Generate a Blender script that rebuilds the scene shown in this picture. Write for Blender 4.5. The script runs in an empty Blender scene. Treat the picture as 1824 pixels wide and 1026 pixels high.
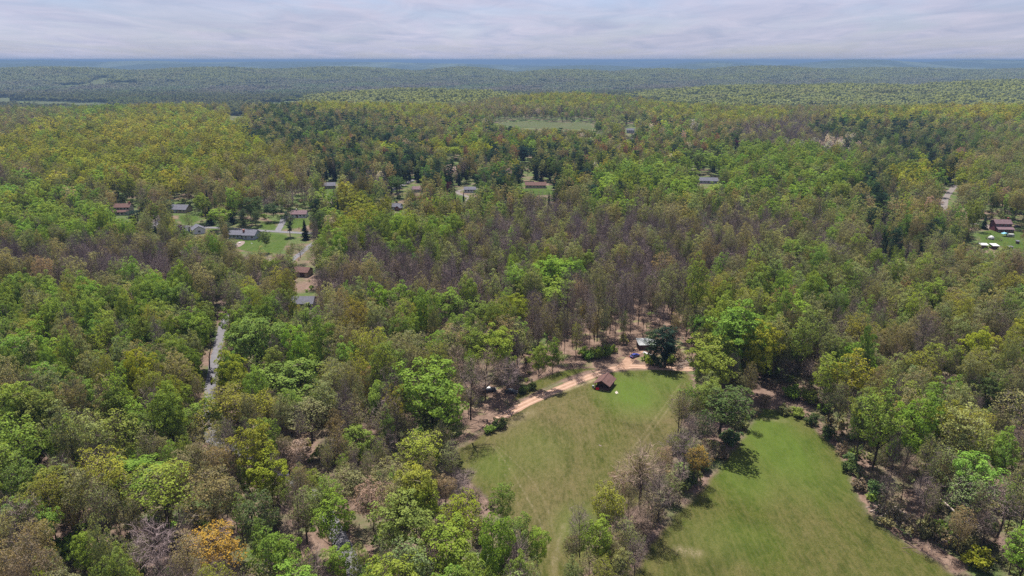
import bpy, math, random
import numpy as np
from mathutils import Vector, Matrix
from mathutils.geometry import delaunay_2d_cdt

random.seed(11)
rng = np.random.default_rng(11)
scene = bpy.context.scene
COL = scene.collection
R = math.radians

# ------------------------------------------------------------------ camera
PITCH = 17.93
CAMZ = 115.0
FPX = 1255.0
cam_data = bpy.data.cameras.new('camera')
cam_data.sensor_width = 36.0
cam_data.lens = FPX / 1824 * 36.0
cam_data.clip_start = 1.0
cam_data.clip_end = 400000.0
cam = bpy.data.objects.new('camera', cam_data)
cam.location = (0, 0, CAMZ)
cam.rotation_euler = (R(90 - PITCH), 0, 0)
COL.objects.link(cam)
scene.camera = cam

# ------------------------------------------------------------------ world, sun, exposure
SUN_EL, SUN_AZ = 69.0, -12.0          # azimuth measured from +Y (ahead) towards +X
world = bpy.data.worlds.new('World')
scene.world = world
world.use_nodes = True
wn, wl = world.node_tree.nodes, world.node_tree.links
wn.clear()
w_out = wn.new('ShaderNodeOutputWorld')
w_bg = wn.new('ShaderNodeBackground')
w_bg.inputs['Strength'].default_value = 0.10
sky = wn.new('ShaderNodeTexSky')
sky.sky_type = 'NISHITA'
sky.sun_disc = False
sky.sun_elevation = R(SUN_EL)
sky.sun_rotation = R(SUN_AZ)
sky.air_density = 1.0
sky.dust_density = 0.6
sky.ozone_density = 1.5
tc = wn.new('ShaderNodeTexCoord')
sep = wn.new('ShaderNodeSeparateXYZ')
wl.new(tc.outputs['Generated'], sep.inputs[0])
def wmath(op, a, b=None, c=None):
    n = wn.new('ShaderNodeMath'); n.operation = op
    for i, v in enumerate((a, b, c)):
        if v is None: continue
        if isinstance(v, (int, float)): n.inputs[i].default_value = v
        else: wl.new(v, n.inputs[i])
    return n.outputs[0]
zc = wmath('ADD', wmath('MAXIMUM', sep.outputs['Z'], 0.0), 0.07)
px_ = wmath('DIVIDE', sep.outputs['X'], zc)
py_ = wmath('DIVIDE', sep.outputs['Y'], zc)
comb = wn.new('ShaderNodeCombineXYZ')
wl.new(wmath('MULTIPLY', px_, 0.62), comb.inputs[0]); wl.new(wmath('MULTIPLY', py_, 0.34), comb.inputs[1])
n1 = wn.new('ShaderNodeTexNoise'); n1.inputs['Scale'].default_value = 0.9; n1.inputs['Detail'].default_value = 9; n1.inputs['Roughness'].default_value = 0.62; n1.inputs['Distortion'].default_value = 0.5
wl.new(comb.outputs[0], n1.inputs['Vector'])
n2 = wn.new('ShaderNodeTexNoise'); n2.inputs['Scale'].default_value = 2.6; n2.inputs['Detail'].default_value = 6; n2.inputs['Roughness'].default_value = 0.6; n2.inputs['Distortion'].default_value = 0.8
wl.new(comb.outputs[0], n2.inputs['Vector'])
r1 = wn.new('ShaderNodeMapRange'); r1.inputs['From Min'].default_value = 0.30; r1.inputs['From Max'].default_value = 0.56; r1.inputs['To Min'].default_value = 0.35; r1.inputs['To Max'].default_value = 1.0
wl.new(n1.outputs['Fac'], r1.inputs['Value'])
r2 = wn.new('ShaderNodeMapRange'); r2.inputs['From Min'].default_value = 0.25; r2.inputs['From Max'].default_value = 0.68
wl.new(n2.outputs['Fac'], r2.inputs['Value'])
ccol = wn.new('ShaderNodeMix'); ccol.data_type = 'RGBA'
ccol.inputs[6].default_value = (1.6, 1.78, 2.45, 1); ccol.inputs[7].default_value = (2.42, 2.36, 2.92, 1)
wl.new(r2.outputs[0], ccol.inputs[0])
wmix = wn.new('ShaderNodeMix'); wmix.data_type = 'RGBA'
# the veil of cloud thins a little overhead
thin = wmath('MULTIPLY', r1.outputs[0], 0.9)
n3 = wn.new('ShaderNodeTexNoise'); n3.inputs['Scale'].default_value = 0.35; n3.inputs['Detail'].default_value = 5; n3.inputs['Distortion'].default_value = 1.2
wl.new(comb.outputs[0], n3.inputs['Vector'])
wl.new(thin, wmix.inputs[0])
skyt = wn.new('ShaderNodeMix'); skyt.data_type = 'RGBA'; skyt.blend_type = 'MULTIPLY'; skyt.inputs[0].default_value = 1.0
skyt.inputs[7].default_value = (0.34, 0.37, 0.5, 1)
wl.new(sky.outputs[0], skyt.inputs[6])
wl.new(skyt.outputs[2], wmix.inputs[6]); wl.new(ccol.outputs[2], wmix.inputs[7])
lift = wmath('MULTIPLY_ADD', wmath('MAXIMUM', sep.outputs['Z'], 0.0), 0.9, 1.0)   # sky lifted steadily towards the zenith, added as extra fill light
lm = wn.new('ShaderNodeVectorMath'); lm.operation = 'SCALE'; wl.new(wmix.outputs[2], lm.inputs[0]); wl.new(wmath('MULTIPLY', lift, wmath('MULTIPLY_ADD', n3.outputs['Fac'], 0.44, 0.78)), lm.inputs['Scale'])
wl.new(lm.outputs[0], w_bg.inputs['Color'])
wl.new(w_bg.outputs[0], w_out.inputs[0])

sun_d = bpy.data.lights.new('sun', 'SUN')
sun_d.energy = 5.0
sun_d.angle = R(0.8)
sun_d.color = (1.0, 0.95, 0.87)
sun = bpy.data.objects.new('sun', sun_d)
COL.objects.link(sun)
sd = Vector((math.sin(R(SUN_AZ)) * math.cos(R(SUN_EL)), math.cos(R(SUN_AZ)) * math.cos(R(SUN_EL)), math.sin(R(SUN_EL))))
sun.rotation_euler = sd.to_track_quat('Z', 'Y').to_euler()

vs = scene.view_settings
scene.display_settings.display_device = 'sRGB'
vs.view_transform = 'Standard'; vs.look = 'None'; vs.gamma = 1.0; vs.exposure = 1.36; vs.use_curve_mapping = False
cy = scene.cycles
cy.max_bounces = 5; cy.diffuse_bounces = 3; cy.glossy_bounces = 2; cy.transmission_bounces = 3; cy.volume_bounces = 0
cy.transparent_max_bounces = 6
cy.use_denoising = False
cy.caustics_reflective = False; cy.caustics_refractive = False
scene.render.film_transparent = False

# ------------------------------------------------------------------ helpers: picture <-> place
cp, sp_ = math.cos(R(PITCH)), math.sin(R(PITCH))

def fbm(x, y, s, seed, n=5):
    r = np.random.default_rng(seed)
    out = np.zeros_like(np.asarray(x, float)); a = 1.0; tot = 0
    for i in range(n):
        for j in range(3):
            th = r.uniform(0, 2 * math.pi); k = (2 ** i) * 2 * math.pi / s * r.uniform(0.75, 1.3); ph = r.uniform(0, 6.28)
            out = out + a / 3 * np.sin(k * (x * math.cos(th) + y * math.sin(th)) + ph + 1.3 * np.sin(k * 0.6 * (y * math.cos(th) - x * math.sin(th)) + ph * 2))
        tot += a; a *= 0.52
    return out / tot

BASE_D = np.array([0, 650, 1100, 1600, 1900, 2200, 2600, 4200, 6000, 9000, 14000, 25000, 60000.])
BASE_Z = np.array([0, 0, -6, -20, -47, -68, -68, -62, -60, -62, -64, -66, -66.])
def dep_of_row(v): return R(PITCH) - np.arctan((513 - v) / FPX)
def bump(col, d, row, rx, ry, th=25):
    z = CAMZ - d * math.tan(dep_of_row(row)) - th
    return [(col - 912) / FPX * d / cp * 0.97, d, rx, ry, z]
BUMPS = [bump(120, 1560, 193, 520, 330), bump(390, 1700, 187, 300, 260), bump(640, 1750, 184, 260, 330),
         bump(730, 2750, 157, 330, 420), bump(850, 2700, 161, 200, 350),
         bump(1010, 2150, 165, 250, 300), bump(1200, 1900, 186, 260, 250),
         bump(1330, 2950, 151, 340, 480), bump(1500, 3000, 149, 500, 480), bump(1800, 3000, 141, 500, 500),
         bump(1500, 1850, 190, 300, 260), bump(1810, 1330, 186, 260, 230), bump(2100, 1400, 180, 300, 260),
         bump(-300, 1600, 192, 500, 330), bump(2300, 3000, 141, 600, 500)]
RIDGE = [bump(c, d, r, rx, ry) for c, d, r, rx, ry in [(-600, 5600, 121, 1200, 900), (-150, 5400, 121, 800, 800), (130, 5300, 117.5, 600, 800), (400, 5600, 119, 700, 800),
         (620, 6200, 118, 700, 900), (830, 6400, 119, 420, 900), (1010, 5600, 123, 500, 800), (1160, 5900, 121, 500, 800), (1330, 6000, 117, 600, 900), (1560, 6300, 119, 800, 900),
         (1800, 6000, 121, 700, 900), (2100, 5800, 121, 900, 900), (2600, 5800, 120, 1200, 900)]]
FAR = [bump(c, d, r, rx, ry, 0) for c, d, r, rx, ry in [(60, 10500, 113.5, 1300, 700), (330, 11500, 112.5, 700, 700), (560, 12500, 113.5, 900, 700), (820, 12500, 113, 700, 700), (1040, 10500, 115.5, 900, 600), (1250, 11000, 112, 600, 600), (1480, 10800, 110.5, 900, 700), (1790, 11500, 111.5, 900, 700), (1900, 9500, 114, 500, 600), (100, 15000, 107.6, 2600, 1500), (300, 13500, 108.2, 1200, 1100), (-500, 16000, 109, 4000, 1500), (560, 15500, 109.6, 4000, 2500),
         (1250, 15000, 109, 900, 900), (1500, 12600, 105.7, 1100, 900), (1720, 13800, 106.3, 1800, 1200), (1250, 26000, 107.2, 4000, 2500), (2200, 13500, 106, 2500, 1500), (1620, 13000, 110, 1600, 1000),
         (900, 38000, 109.5, 9000, 3000), (300, 36000, 108.2, 9000, 3000)]]

def H(x, y):
    x = np.asarray(x, float); y = np.asarray(y, float)
    b = np.interp(y, BASE_D, BASE_Z)
    z = b.copy()
    for grp, pw in ((BUMPS, 12), (RIDGE, 12), (FAR, 16)):
        acc = np.zeros_like(z)
        for cx, cyy, rx, ry, zt in grp:
            bb = np.interp(cyy, BASE_D, BASE_Z)
            g = np.exp(-0.5 * ((x - cx) / rx) ** 2 - 0.5 * ((y - cyy) / ry) ** 2) * max(zt - bb, 0)
            acc += (g / 100) ** pw
        z = z + 100 * acc ** (1 / pw)
    w = np.clip((y - 600) / 1500, 0, 1)
    far = np.clip((y - 2500) / 3000, 0, 1)
    z = z + w * 5 * fbm(x, y, 700, 3) + far * 7 * fbm(x, y, 2300, 5)
    return z

def project(x, y, z):
    dz = z - CAMZ
    f = y * cp - dz * sp_
    u = 912 + FPX * x / f
    v = 513 - FPX * (y * sp_ + dz * cp) / f
    return u, v, f

_marchd = np.concatenate([np.arange(60, 1500, 6), 1500 * 1.004 ** np.arange(0, 830)])
def ground(u, v):
    """place on the terrain that the picture point (u, v) shows"""
    dx = (u - 912) / FPX; dy = -(v - 513) / FPX
    ry_ = cp + dy * sp_; rz = -sp_ + dy * cp
    ys = _marchd; xs = dx / ry_ * ys; zs = CAMZ + rz / ry_ * ys
    hz = H(xs, ys)
    i = np.argmax(zs < hz)
    if zs[i] >= hz[i]: i = len(ys) - 1
    if i == 0: return float(xs[0]), float(ys[0]), 0.0
    a = (zs[i - 1] - hz[i - 1]); b = (hz[i] - zs[i]); t = a / max(a + b, 1e-9)
    yy = ys[i - 1] + t * (ys[i] - ys[i - 1]); xx = dx / ry_ * yy
    return float(xx), float(yy), float(H(xx, yy))

# ------------------------------------------------------------------ helpers: materials
def new_mat(name):
    m = bpy.data.materials.new(name); m.use_nodes = True
    m.node_tree.nodes.clear()
    return m, m.node_tree.nodes, m.node_tree.links
class NB:
    def __init__(s, name): s.m, s.n, s.l = new_mat(name)
    def add(s, t, **kw):
        nd = s.n.new(t)
        for k, v in kw.items(): setattr(nd, k, v)
        return nd
    def put(s, sock, v):
        if isinstance(v, bpy.types.NodeSocket): s.l.new(v, sock)
        elif isinstance(v, (tuple, list)) and len(v) == 3 and len(sock.default_value) == 4: sock.default_value = (*v, 1)
        else: sock.default_value = v
    def math(s, op, a, b=None):
        n = s.add('ShaderNodeMath', operation=op); s.put(n.inputs[0], a)
        if b is not None: s.put(n.inputs[1], b)
        return n.outputs[0]
    def mix(s, f, a, b, blend='MIX'):
        n = s.add('ShaderNodeMix', data_type='RGBA', blend_type=blend)
        s.put(n.inputs[0], f); s.put(n.inputs[6], a); s.put(n.inputs[7], b); return n.outputs[2]
    def noise(s, scale, detail=4, rough=0.55, dist=0.0, vec=None, col=False):
        n = s.add('ShaderNodeTexNoise')
        n.inputs['Scale'].default_value = scale; n.inputs['Detail'].default_value = detail; n.inputs['Roughness'].default_value = rough; n.inputs['Distortion'].default_value = dist
        s.put(n.inputs['Vector'], vec if vec is not None else s.pos())
        return n.outputs['Color' if col else 'Fac']
    def pos(s):
        if not hasattr(s, '_p'): s._p = s.add('ShaderNodeNewGeometry').outputs['Position']
        return s._p
    def rng(s, v, a, b, c=0.0, d=1.0):
        n = s.add('ShaderNodeMapRange'); s.put(n.inputs[0], v)
        for i, q in zip((1, 2, 3, 4), (a, b, c, d)): n.inputs[i].default_value = q
        return n.outputs[0]
    def attr(s, name, typ='GEOMETRY'):
        return s.add('ShaderNodeAttribute', attribute_name=name, attribute_type=typ)
    def bsdf(s, col, rough=0.9, bump=None, strength=0.4, dist=0.2, spec=0.2, metal=0.0):
        p = s.add('ShaderNodeBsdfPrincipled'); s.put(p.inputs['Base Color'], col); s.put(p.inputs['Roughness'], rough)
        p.inputs['Specular IOR Level'].default_value = spec; p.inputs['Metallic'].default_value = metal
        if bump is not None:
            b = s.add('ShaderNodeBump'); b.inputs['Strength'].default_value = strength; b.inputs['Distance'].default_value = dist
            s.put(b.inputs['Height'], bump); s.l.new(b.outputs[0], p.inputs['Normal'])
        return s.out(p.outputs[0])
    def out(s, sh):
        o = s.add('ShaderNodeOutputMaterial'); s.l.new(sh, o.inputs[0]); return s.m

def leaf_material():
    b = NB('leaf')
    tint = b.attr('tint', 'INSTANCER').outputs['Color']
    var = b.attr('var').outputs['Fac']
    k = b.rng(var, 0, 1, 0.55, 1.5)
    col = b.mix(1.0, tint, b.add('ShaderNodeCombineColor').outputs[0], 'MULTIPLY')
    cc = b.n[-1] if False else None
    comb_ = [x for x in b.n if x.type == 'COMBINE_COLOR'][0]
    b.put(comb_.inputs[0], b.rng(var, 0, 1, 0.62, 1.5)); b.put(comb_.inputs[1], b.rng(var, 0, 1, 0.68, 1.36)); b.put(comb_.inputs[2], b.rng(var, 0, 1, 0.75, 1.25))
    d = b.add('ShaderNodeBsdfDiffuse'); b.put(d.inputs[0], col)
    t = b.add('ShaderNodeBsdfTranslucent'); b.put(t.inputs[0], b.mix(1.0, col, (1.25, 1.15, 0.6), 'MULTIPLY'))
    mx = b.add('ShaderNodeMixShader'); mx.inputs[0].default_value = 0.42
    b.l.new(d.outputs[0], mx.inputs[1]); b.l.new(t.outputs[0], mx.inputs[2])
    return b.out(mx.outputs[0])
def twig_material():
    b = NB('twig')
    tint = b.attr('twig', 'INSTANCER').outputs['Color']
    var = b.attr('var').outputs['Fac']
    comb_ = b.add('ShaderNodeCombineColor')
    for i in range(3): b.put(comb_.inputs[i], b.rng(var, 0, 1, 0.7, 1.3))
    col = b.mix(1.0, tint, comb_.outputs[0], 'MULTIPLY')
    d = b.add('ShaderNodeBsdfDiffuse'); b.put(d.inputs[0], col)
    return b.out(d.outputs[0])
def bark_material():
    b = NB('bark')
    tint = b.attr('twig', 'INSTANCER').outputs['Color']
    n = b.noise(0.9, 3)
    col = b.mix(1.0, tint, b.mix(n, (0.3, 0.28, 0.27), (0.62, 0.6, 0.58)), 'MULTIPLY')
    d = b.add('ShaderNodeBsdfDiffuse'); b.put(d.inputs[0], col)
    return b.out(d.outputs[0])

def floor_nodes(b):
    """leaf litter, moss and bare earth under the trees"""
    a = b.noise(0.05, 6, 0.65); c = b.noise(0.5, 6, 0.7); d = b.noise(3.0, 4, 0.7)
    litter = b.mix(b.rng(c, 0.3, 0.7), (0.072, 0.047, 0.036), (0.145, 0.102, 0.081))
    green = b.mix(b.rng(d, 0.35, 0.65), (0.03, 0.05, 0.013), (0.07, 0.09, 0.03))
    yv = b.add('ShaderNodeSeparateXYZ'); b.put(yv.inputs[0], b.pos())     # the lots and fields further off are greener underfoot
    return b.mix(b.rng(b.math('ADD', a, b.rng(yv.outputs[1], 380, 480, 0, 0.09)), 0.46, 0.62), litter, green), b.math('ADD', c, d)
def ground_material():
    b = NB('ground')
    fl, h = floor_nodes(b)
    # the far country: woods too distant to tell trees apart, with pale fields
    f1 = b.noise(0.004, 8, 0.7); f2 = b.noise(0.0011, 3, 0.5)
    wood = b.mix(b.rng(f1, 0.35, 0.65), (0.035, 0.055, 0.025), (0.09, 0.105, 0.035))
    wood = b.mix(b.rng(f2, 0.63, 0.68), wood, (0.11, 0.13, 0.05))
    y = b.add('ShaderNodeSeparateXYZ'); b.put(y.inputs[0], b.pos())
    mp = b.add('ShaderNodeMapping'); b.put(mp.inputs[0], b.pos()); mp.inputs['Scale'].default_value = (1, 0.35, 1)
    f3 = b.noise(0.0007, 5, 0.65, 0.5, mp.outputs[0])
    wood = b.mix(b.math('MULTIPLY', b.rng(y.outputs[1], 8000, 10000), b.rng(f3, 0.5, 0.6)), b.mix(b.rng(y.outputs[1], 6500, 8500), wood, (0.03, 0.042, 0.025)), (0.07, 0.085, 0.05))
    return b.bsdf(b.mix(b.rng(y.outputs[1], 2200, 3000), fl, wood), 0.95, h, 0.5, 0.25, 0.05)
def soil_material():
    b = NB('bare_soil')
    c = b.noise(0.35, 7, 0.72); d = b.noise(2.2, 4, 0.7); e = b.noise(0.12, 3)
    col = b.mix(b.rng(c, 0.35, 0.66), (0.07, 0.045, 0.033), (0.155, 0.108, 0.082))
    col = b.mix(b.rng(e, 0.55, 0.7), col, (0.11, 0.12, 0.045))
    col = b.mix(b.rng(d, 0.52, 0.66, 0, 0.6), col, (0.07, 0.048, 0.04))
    return b.bsdf(col, 0.95, b.math('ADD', c, d), 0.6, 0.25, 0.05)
def track_material(name='dirt', c0=(0.165, 0.10, 0.068), c1=(0.235, 0.155, 0.108)):
    b = NB(name)
    c = b.noise(0.6, 6, 0.7); d = b.noise(5.0, 3, 0.6)
    rut = b.attr('rut').outputs['Fac']
    col = b.mix(b.rng(c, 0.35, 0.65), c0, c1)
    col = b.mix(b.rng(d, 0.35, 0.75, 0, 0.35), col, (0.2, 0.13, 0.1))
    col = b.mix(b.math('MULTIPLY', rut, 0.55), col, (0.33, 0.235, 0.19))
    return b.bsdf(col, 0.95, b.math('ADD', c, d), 0.4, 0.12, 0.05)
def grass_material(name, lo, hi, dry, soil_amt=0.5, dry_lo=0.5, dry_hi=0.68, mow=28):
    b = NB(name)
    sv = b.add('ShaderNodeMapping'); b.put(sv.inputs[0], b.pos()); sv.inputs['Scale'].default_value = (1.0, 0.45, 1); sv.inputs['Rotation'].default_value = (0, 0, R(-24))
    s = sv.outputs[0]
    a = b.noise(0.035, 6, 0.62, 0.6, s); c = b.noise(0.28, 6, 0.75, 0.3, s); d = b.noise(2.6, 5, 0.75); e = b.noise(0.09, 4, 0.6, 1.0, s)
    col = b.mix(b.rng(c, 0.32, 0.68), lo, hi)
    col = b.mix(b.rng(b.math('ADD', b.math('MULTIPLY', a, 0.6), b.math('MULTIPLY', c, 0.4)), dry_lo, dry_hi, 0, 0.85), col, dry)
    col = b.mix(b.rng(e, 0.34, 0.46, 0.6, 0), col, tuple(v * 0.62 for v in lo))
    m_ = b.noise(0.95, 5, 0.8, 0.2, s)
    col = b.mix(b.rng(m_, 0.5, 0.68, 0, 0.6), col, tuple(v * 0.55 for v in lo))
    col = b.mix(b.rng(m_, 0.5, 0.34, 0, 0.45), col, tuple(v * 1.25 for v in dry))
    col = b.mix(b.rng(d, 0.45, 0.72, 0, 0.7), col, tuple(v * 0.42 for v in lo))
    wv = b.noise(0.16, 3, 0.5, 0.0, (lambda q: (q.inputs['Scale'].__setattr__('default_value', (6.0, 0.25, 1)), q.inputs['Rotation'].__setattr__('default_value', (0, 0, R(mow))), b.put(q.inputs[0], b.pos()), q.outputs[0])[-1])(b.add('ShaderNodeMapping')))
    col = b.mix(b.rng(wv, 0.45, 0.7, 0, 0.28), col, tuple(v * 1.1 for v in dry))
    # marks on the mesh: wheel tracks, worn earth, lush spots
    tr = b.attr('worn').outputs['Fac']; lush = b.attr('lush').outputs['Fac']; edge = b.attr('edge').outputs['Fac']
    col = b.mix(b.math('MULTIPLY', lush, b.rng(c, 0.2, 0.6, 0.5, 0.95)), col, b.mix(c, (0.038, 0.070, 0.008), (0.060, 0.093, 0.014)))
    tr = b.rng(b.math('ADD', tr, b.math('MULTIPLY', b.math('SUBTRACT', b.math('ADD', m_, b.math('MULTIPLY', b.math('SUBTRACT', d, 0.5), 0.8)), 0.5), b.math('MINIMUM', b.math("MULTIPLY", tr, 8.0), 1.6))), 0.04, 0.6)
    col = b.mix(b.math('MULTIPLY', tr, 0.8), col, (0.19, 0.15, 0.095))
    fl, _ = floor_nodes(b)
    col = b.mix(edge, col, fl)
    return b.bsdf(col, 0.95, b.math('ADD', c, b.math('MULTIPLY', d, 1.3)), 0.75, 0.35, 0.05)
def flat_mat(name, col, rough=0.8, var=0.15, scale=1.5, spec=0.25, metal=0.0, bumpd=0.0):
    b = NB(name)
    n = b.noise(scale, 5, 0.6)
    c = b.mix(b.rng(n, 0.3, 0.7), tuple(v * (1 - var) for v in col), tuple(min(1, v * (1 + var)) for v in col))
    return b.bsdf(c, rough, n if bumpd else None, 0.3, bumpd or 0.01, spec, metal)
def shingle_mat(name, col):
    b = NB(name)
    tcn = b.add('ShaderNodeTexCoord')
    br = b.add('ShaderNodeTexBrick'); b.put(br.inputs['Vector'], tcn.outputs['UV'])
    br.inputs['Scale'].default_value = 1.0; br.inputs['Brick Width'].default_value = 0.9; br.inputs['Row Height'].default_value = 0.3; br.inputs['Mortar Size'].default_value = 0.03
    br.inputs['Color1'].default_value = (*[v * 0.82 for v in col], 1); br.inputs['Color2'].default_value = (*[v * 1.18 for v in col], 1); br.inputs['Mortar'].default_value = (*[v * 0.5 for v in col], 1)
    n = b.noise(0.7, 6, 0.7)
    c = b.mix(1.0, br.outputs['Color'], b.mix(n, (0.75, 0.75, 0.75), (1.2, 1.2, 1.2)), 'MULTIPLY')
    return b.bsdf(c, 0.9, br.outputs['Fac'], 0.4, -0.02, 0.15)
def glass_mat():
    b = NB('window_glass')
    return b.bsdf((0.03, 0.035, 0.045), 0.08, None, spec=0.6)

M = dict(leaf=leaf_material(), twig=twig_material(), bark=bark_material(), ground=ground_material(), soil=soil_material(), dirt=track_material(),
         path=track_material('worn_path', (0.15, 0.105, 0.08), (0.22, 0.165, 0.13)),
         meadow=grass_material('meadow_grass', (0.037, 0.045, 0.008), (0.060, 0.064, 0.015), (0.092, 0.073, 0.035), dry_lo=0.41, dry_hi=0.62),
         meadow2=grass_material('hay_meadow_grass', (0.031, 0.044, 0.006), (0.054, 0.062, 0.011), (0.078, 0.066, 0.026), dry_lo=0.43, dry_hi=0.62, mow=-20),
         lawn=grass_material('lawn_grass', (0.030, 0.057, 0.007), (0.048, 0.075, 0.013), (0.060, 0.066, 0.024)),
         farfield=grass_material('far_field_grass', (0.043, 0.055, 0.018), (0.055, 0.068, 0.025), (0.075, 0.070, 0.040)),
         asphalt=flat_mat('asphalt', (0.087, 0.083, 0.091), 0.9, 0.2, 0.4), gravel=flat_mat('gravel', (0.105, 0.090, 0.083), 0.95, 0.2, 0.8),
         patio=flat_mat('patio_paving', (0.128, 0.098, 0.086), 0.9, 0.15, 0.7),
         white=flat_mat('white_siding', (0.446, 0.446, 0.446), 0.7, 0.06), bluewhite=flat_mat('grey_siding', (0.259, 0.281, 0.324), 0.7, 0.08),
         cream=flat_mat('cream_siding', (0.360, 0.324, 0.274), 0.7, 0.08), tan=flat_mat('tan_siding', (0.3, 0.24, 0.18), 0.8, 0.12),
         redwall=flat_mat('dark_red_siding', (0.13, 0.035, 0.045), 0.8, 0.15), brick=flat_mat('brick_red', (0.2, 0.07, 0.05), 0.85, 0.25, 3),
         log=flat_mat('dark_stained_wood', (0.055, 0.022, 0.018), 0.75, 0.3, 2.5), post=flat_mat('rough_post', (0.12, 0.08, 0.06), 0.9, 0.3, 2.5),
         roof_grey=shingle_mat('grey_shingles', (0.088, 0.088, 0.108)), roof_brown=shingle_mat('brown_shingles', (0.088, 0.048, 0.042)),
         roof_mauve=shingle_mat('faded_red_shingles', (0.11, 0.07, 0.078)), roof_dark=shingle_mat('dark_shingles', (0.10, 0.10, 0.12)),
         metal=flat_mat('pale_sheet_metal', (0.16, 0.168, 0.17), 0.55, 0.15, 0.8, 0.4), whitemetal=flat_mat('white_sheet_metal', (0.32, 0.32, 0.315), 0.5, 0.08, 1, 0.4),
         glass=glass_mat(), carblue=flat_mat('blue_car_paint', (0.02, 0.03, 0.16), 0.25, 0.05, 1, 0.6), carwhite=flat_mat('white_car_paint', (0.7, 0.7, 0.7), 0.3, 0.04, 1, 0.6),
         cardark=flat_mat('black_car_paint', (0.03, 0.03, 0.04), 0.25, 0.05, 1, 0.6), teal=flat_mat('teal_canvas', (0.10, 0.24, 0.30), 0.8, 0.1),
         rubber=flat_mat('tyre_rubber', (0.02, 0.02, 0.02), 0.9, 0.1), red=flat_mat('red_plastic', (0.6, 0.02, 0.03), 0.4, 0.05), chrome=flat_mat('lamp_glass', (0.7, 0.7, 0.68), 0.2, 0.02, 1, 0.6),
         deadwood=flat_mat('dead_wood', (0.30, 0.25, 0.21), 0.9, 0.3, 2), darkwood=flat_mat('old_dark_wood', (0.09, 0.06, 0.05), 0.9, 0.35, 2), water=flat_mat('pool_cover', (0.10, 0.12, 0.16), 0.3, 0.15, 0.8, 0.5))

# ------------------------------------------------------------------ helpers: objects
def link(name, me, parent=None, loc=None, rotz=0.0):
    o = bpy.data.objects.new(name, me); COL.objects.link(o)
    if parent is not None: o.parent = parent
    if loc is not None: o.location = loc
    if rotz: o.rotation_euler = (0, 0, rotz)
    return o
def thing(name, label, cat, loc=(0, 0, 0), rotz=0.0, group=None):
    o = bpy.data.objects.new(name, None); COL.objects.link(o)
    o.location = loc; o.rotation_euler = (0, 0, rotz); o.empty_display_size = 0.5
    o['label'] = label; o['category'] = cat
    if group: o['group'] = group
    return o
def tag(o, label=None, cat=None, group=None, kind=None):
    if label: o['label'] = label
    if cat: o['category'] = cat
    if group: o['group'] = group
    if kind: o['kind'] = kind
    return o

def mesh_np(name, V, F, mats, mat_idx=None, attrs=None, smooth=False):
    """V (n,3), F (m,3) triangles"""
    me = bpy.data.meshes.new(name)
    V = np.ascontiguousarray(V, np.float32); F = np.ascontiguousarray(F, np.int32); k = F.shape[1] if len(F) else 3
    me.vertices.add(len(V)); me.vertices.foreach_set('co', V.ravel())
    if len(F):
        me.loops.add(F.size); me.loops.foreach_set('vertex_index', F.ravel())
        me.polygons.add(len(F)); me.polygons.foreach_set('loop_start', np.arange(len(F), dtype=np.int32) * k)
        if mat_idx is not None: me.polygons.foreach_set('material_index', np.ascontiguousarray(mat_idx, np.int32))
        me.polygons.foreach_set('use_smooth', np.full(len(F), smooth))
    for m in mats: me.materials.append(m)
    for an, (dom, typ, data) in (attrs or {}).items():
        a = me.attributes.new(an, typ, dom)
        key = {'FLOAT': 'value', 'INT': 'value', 'FLOAT_COLOR': 'color', 'FLOAT_VECTOR': 'vector'}[typ]
        a.data.foreach_set(key, np.ascontiguousarray(data, np.int32 if typ == 'INT' else np.float32).ravel())
    me.update(calc_edges=True)
    return me

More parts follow.
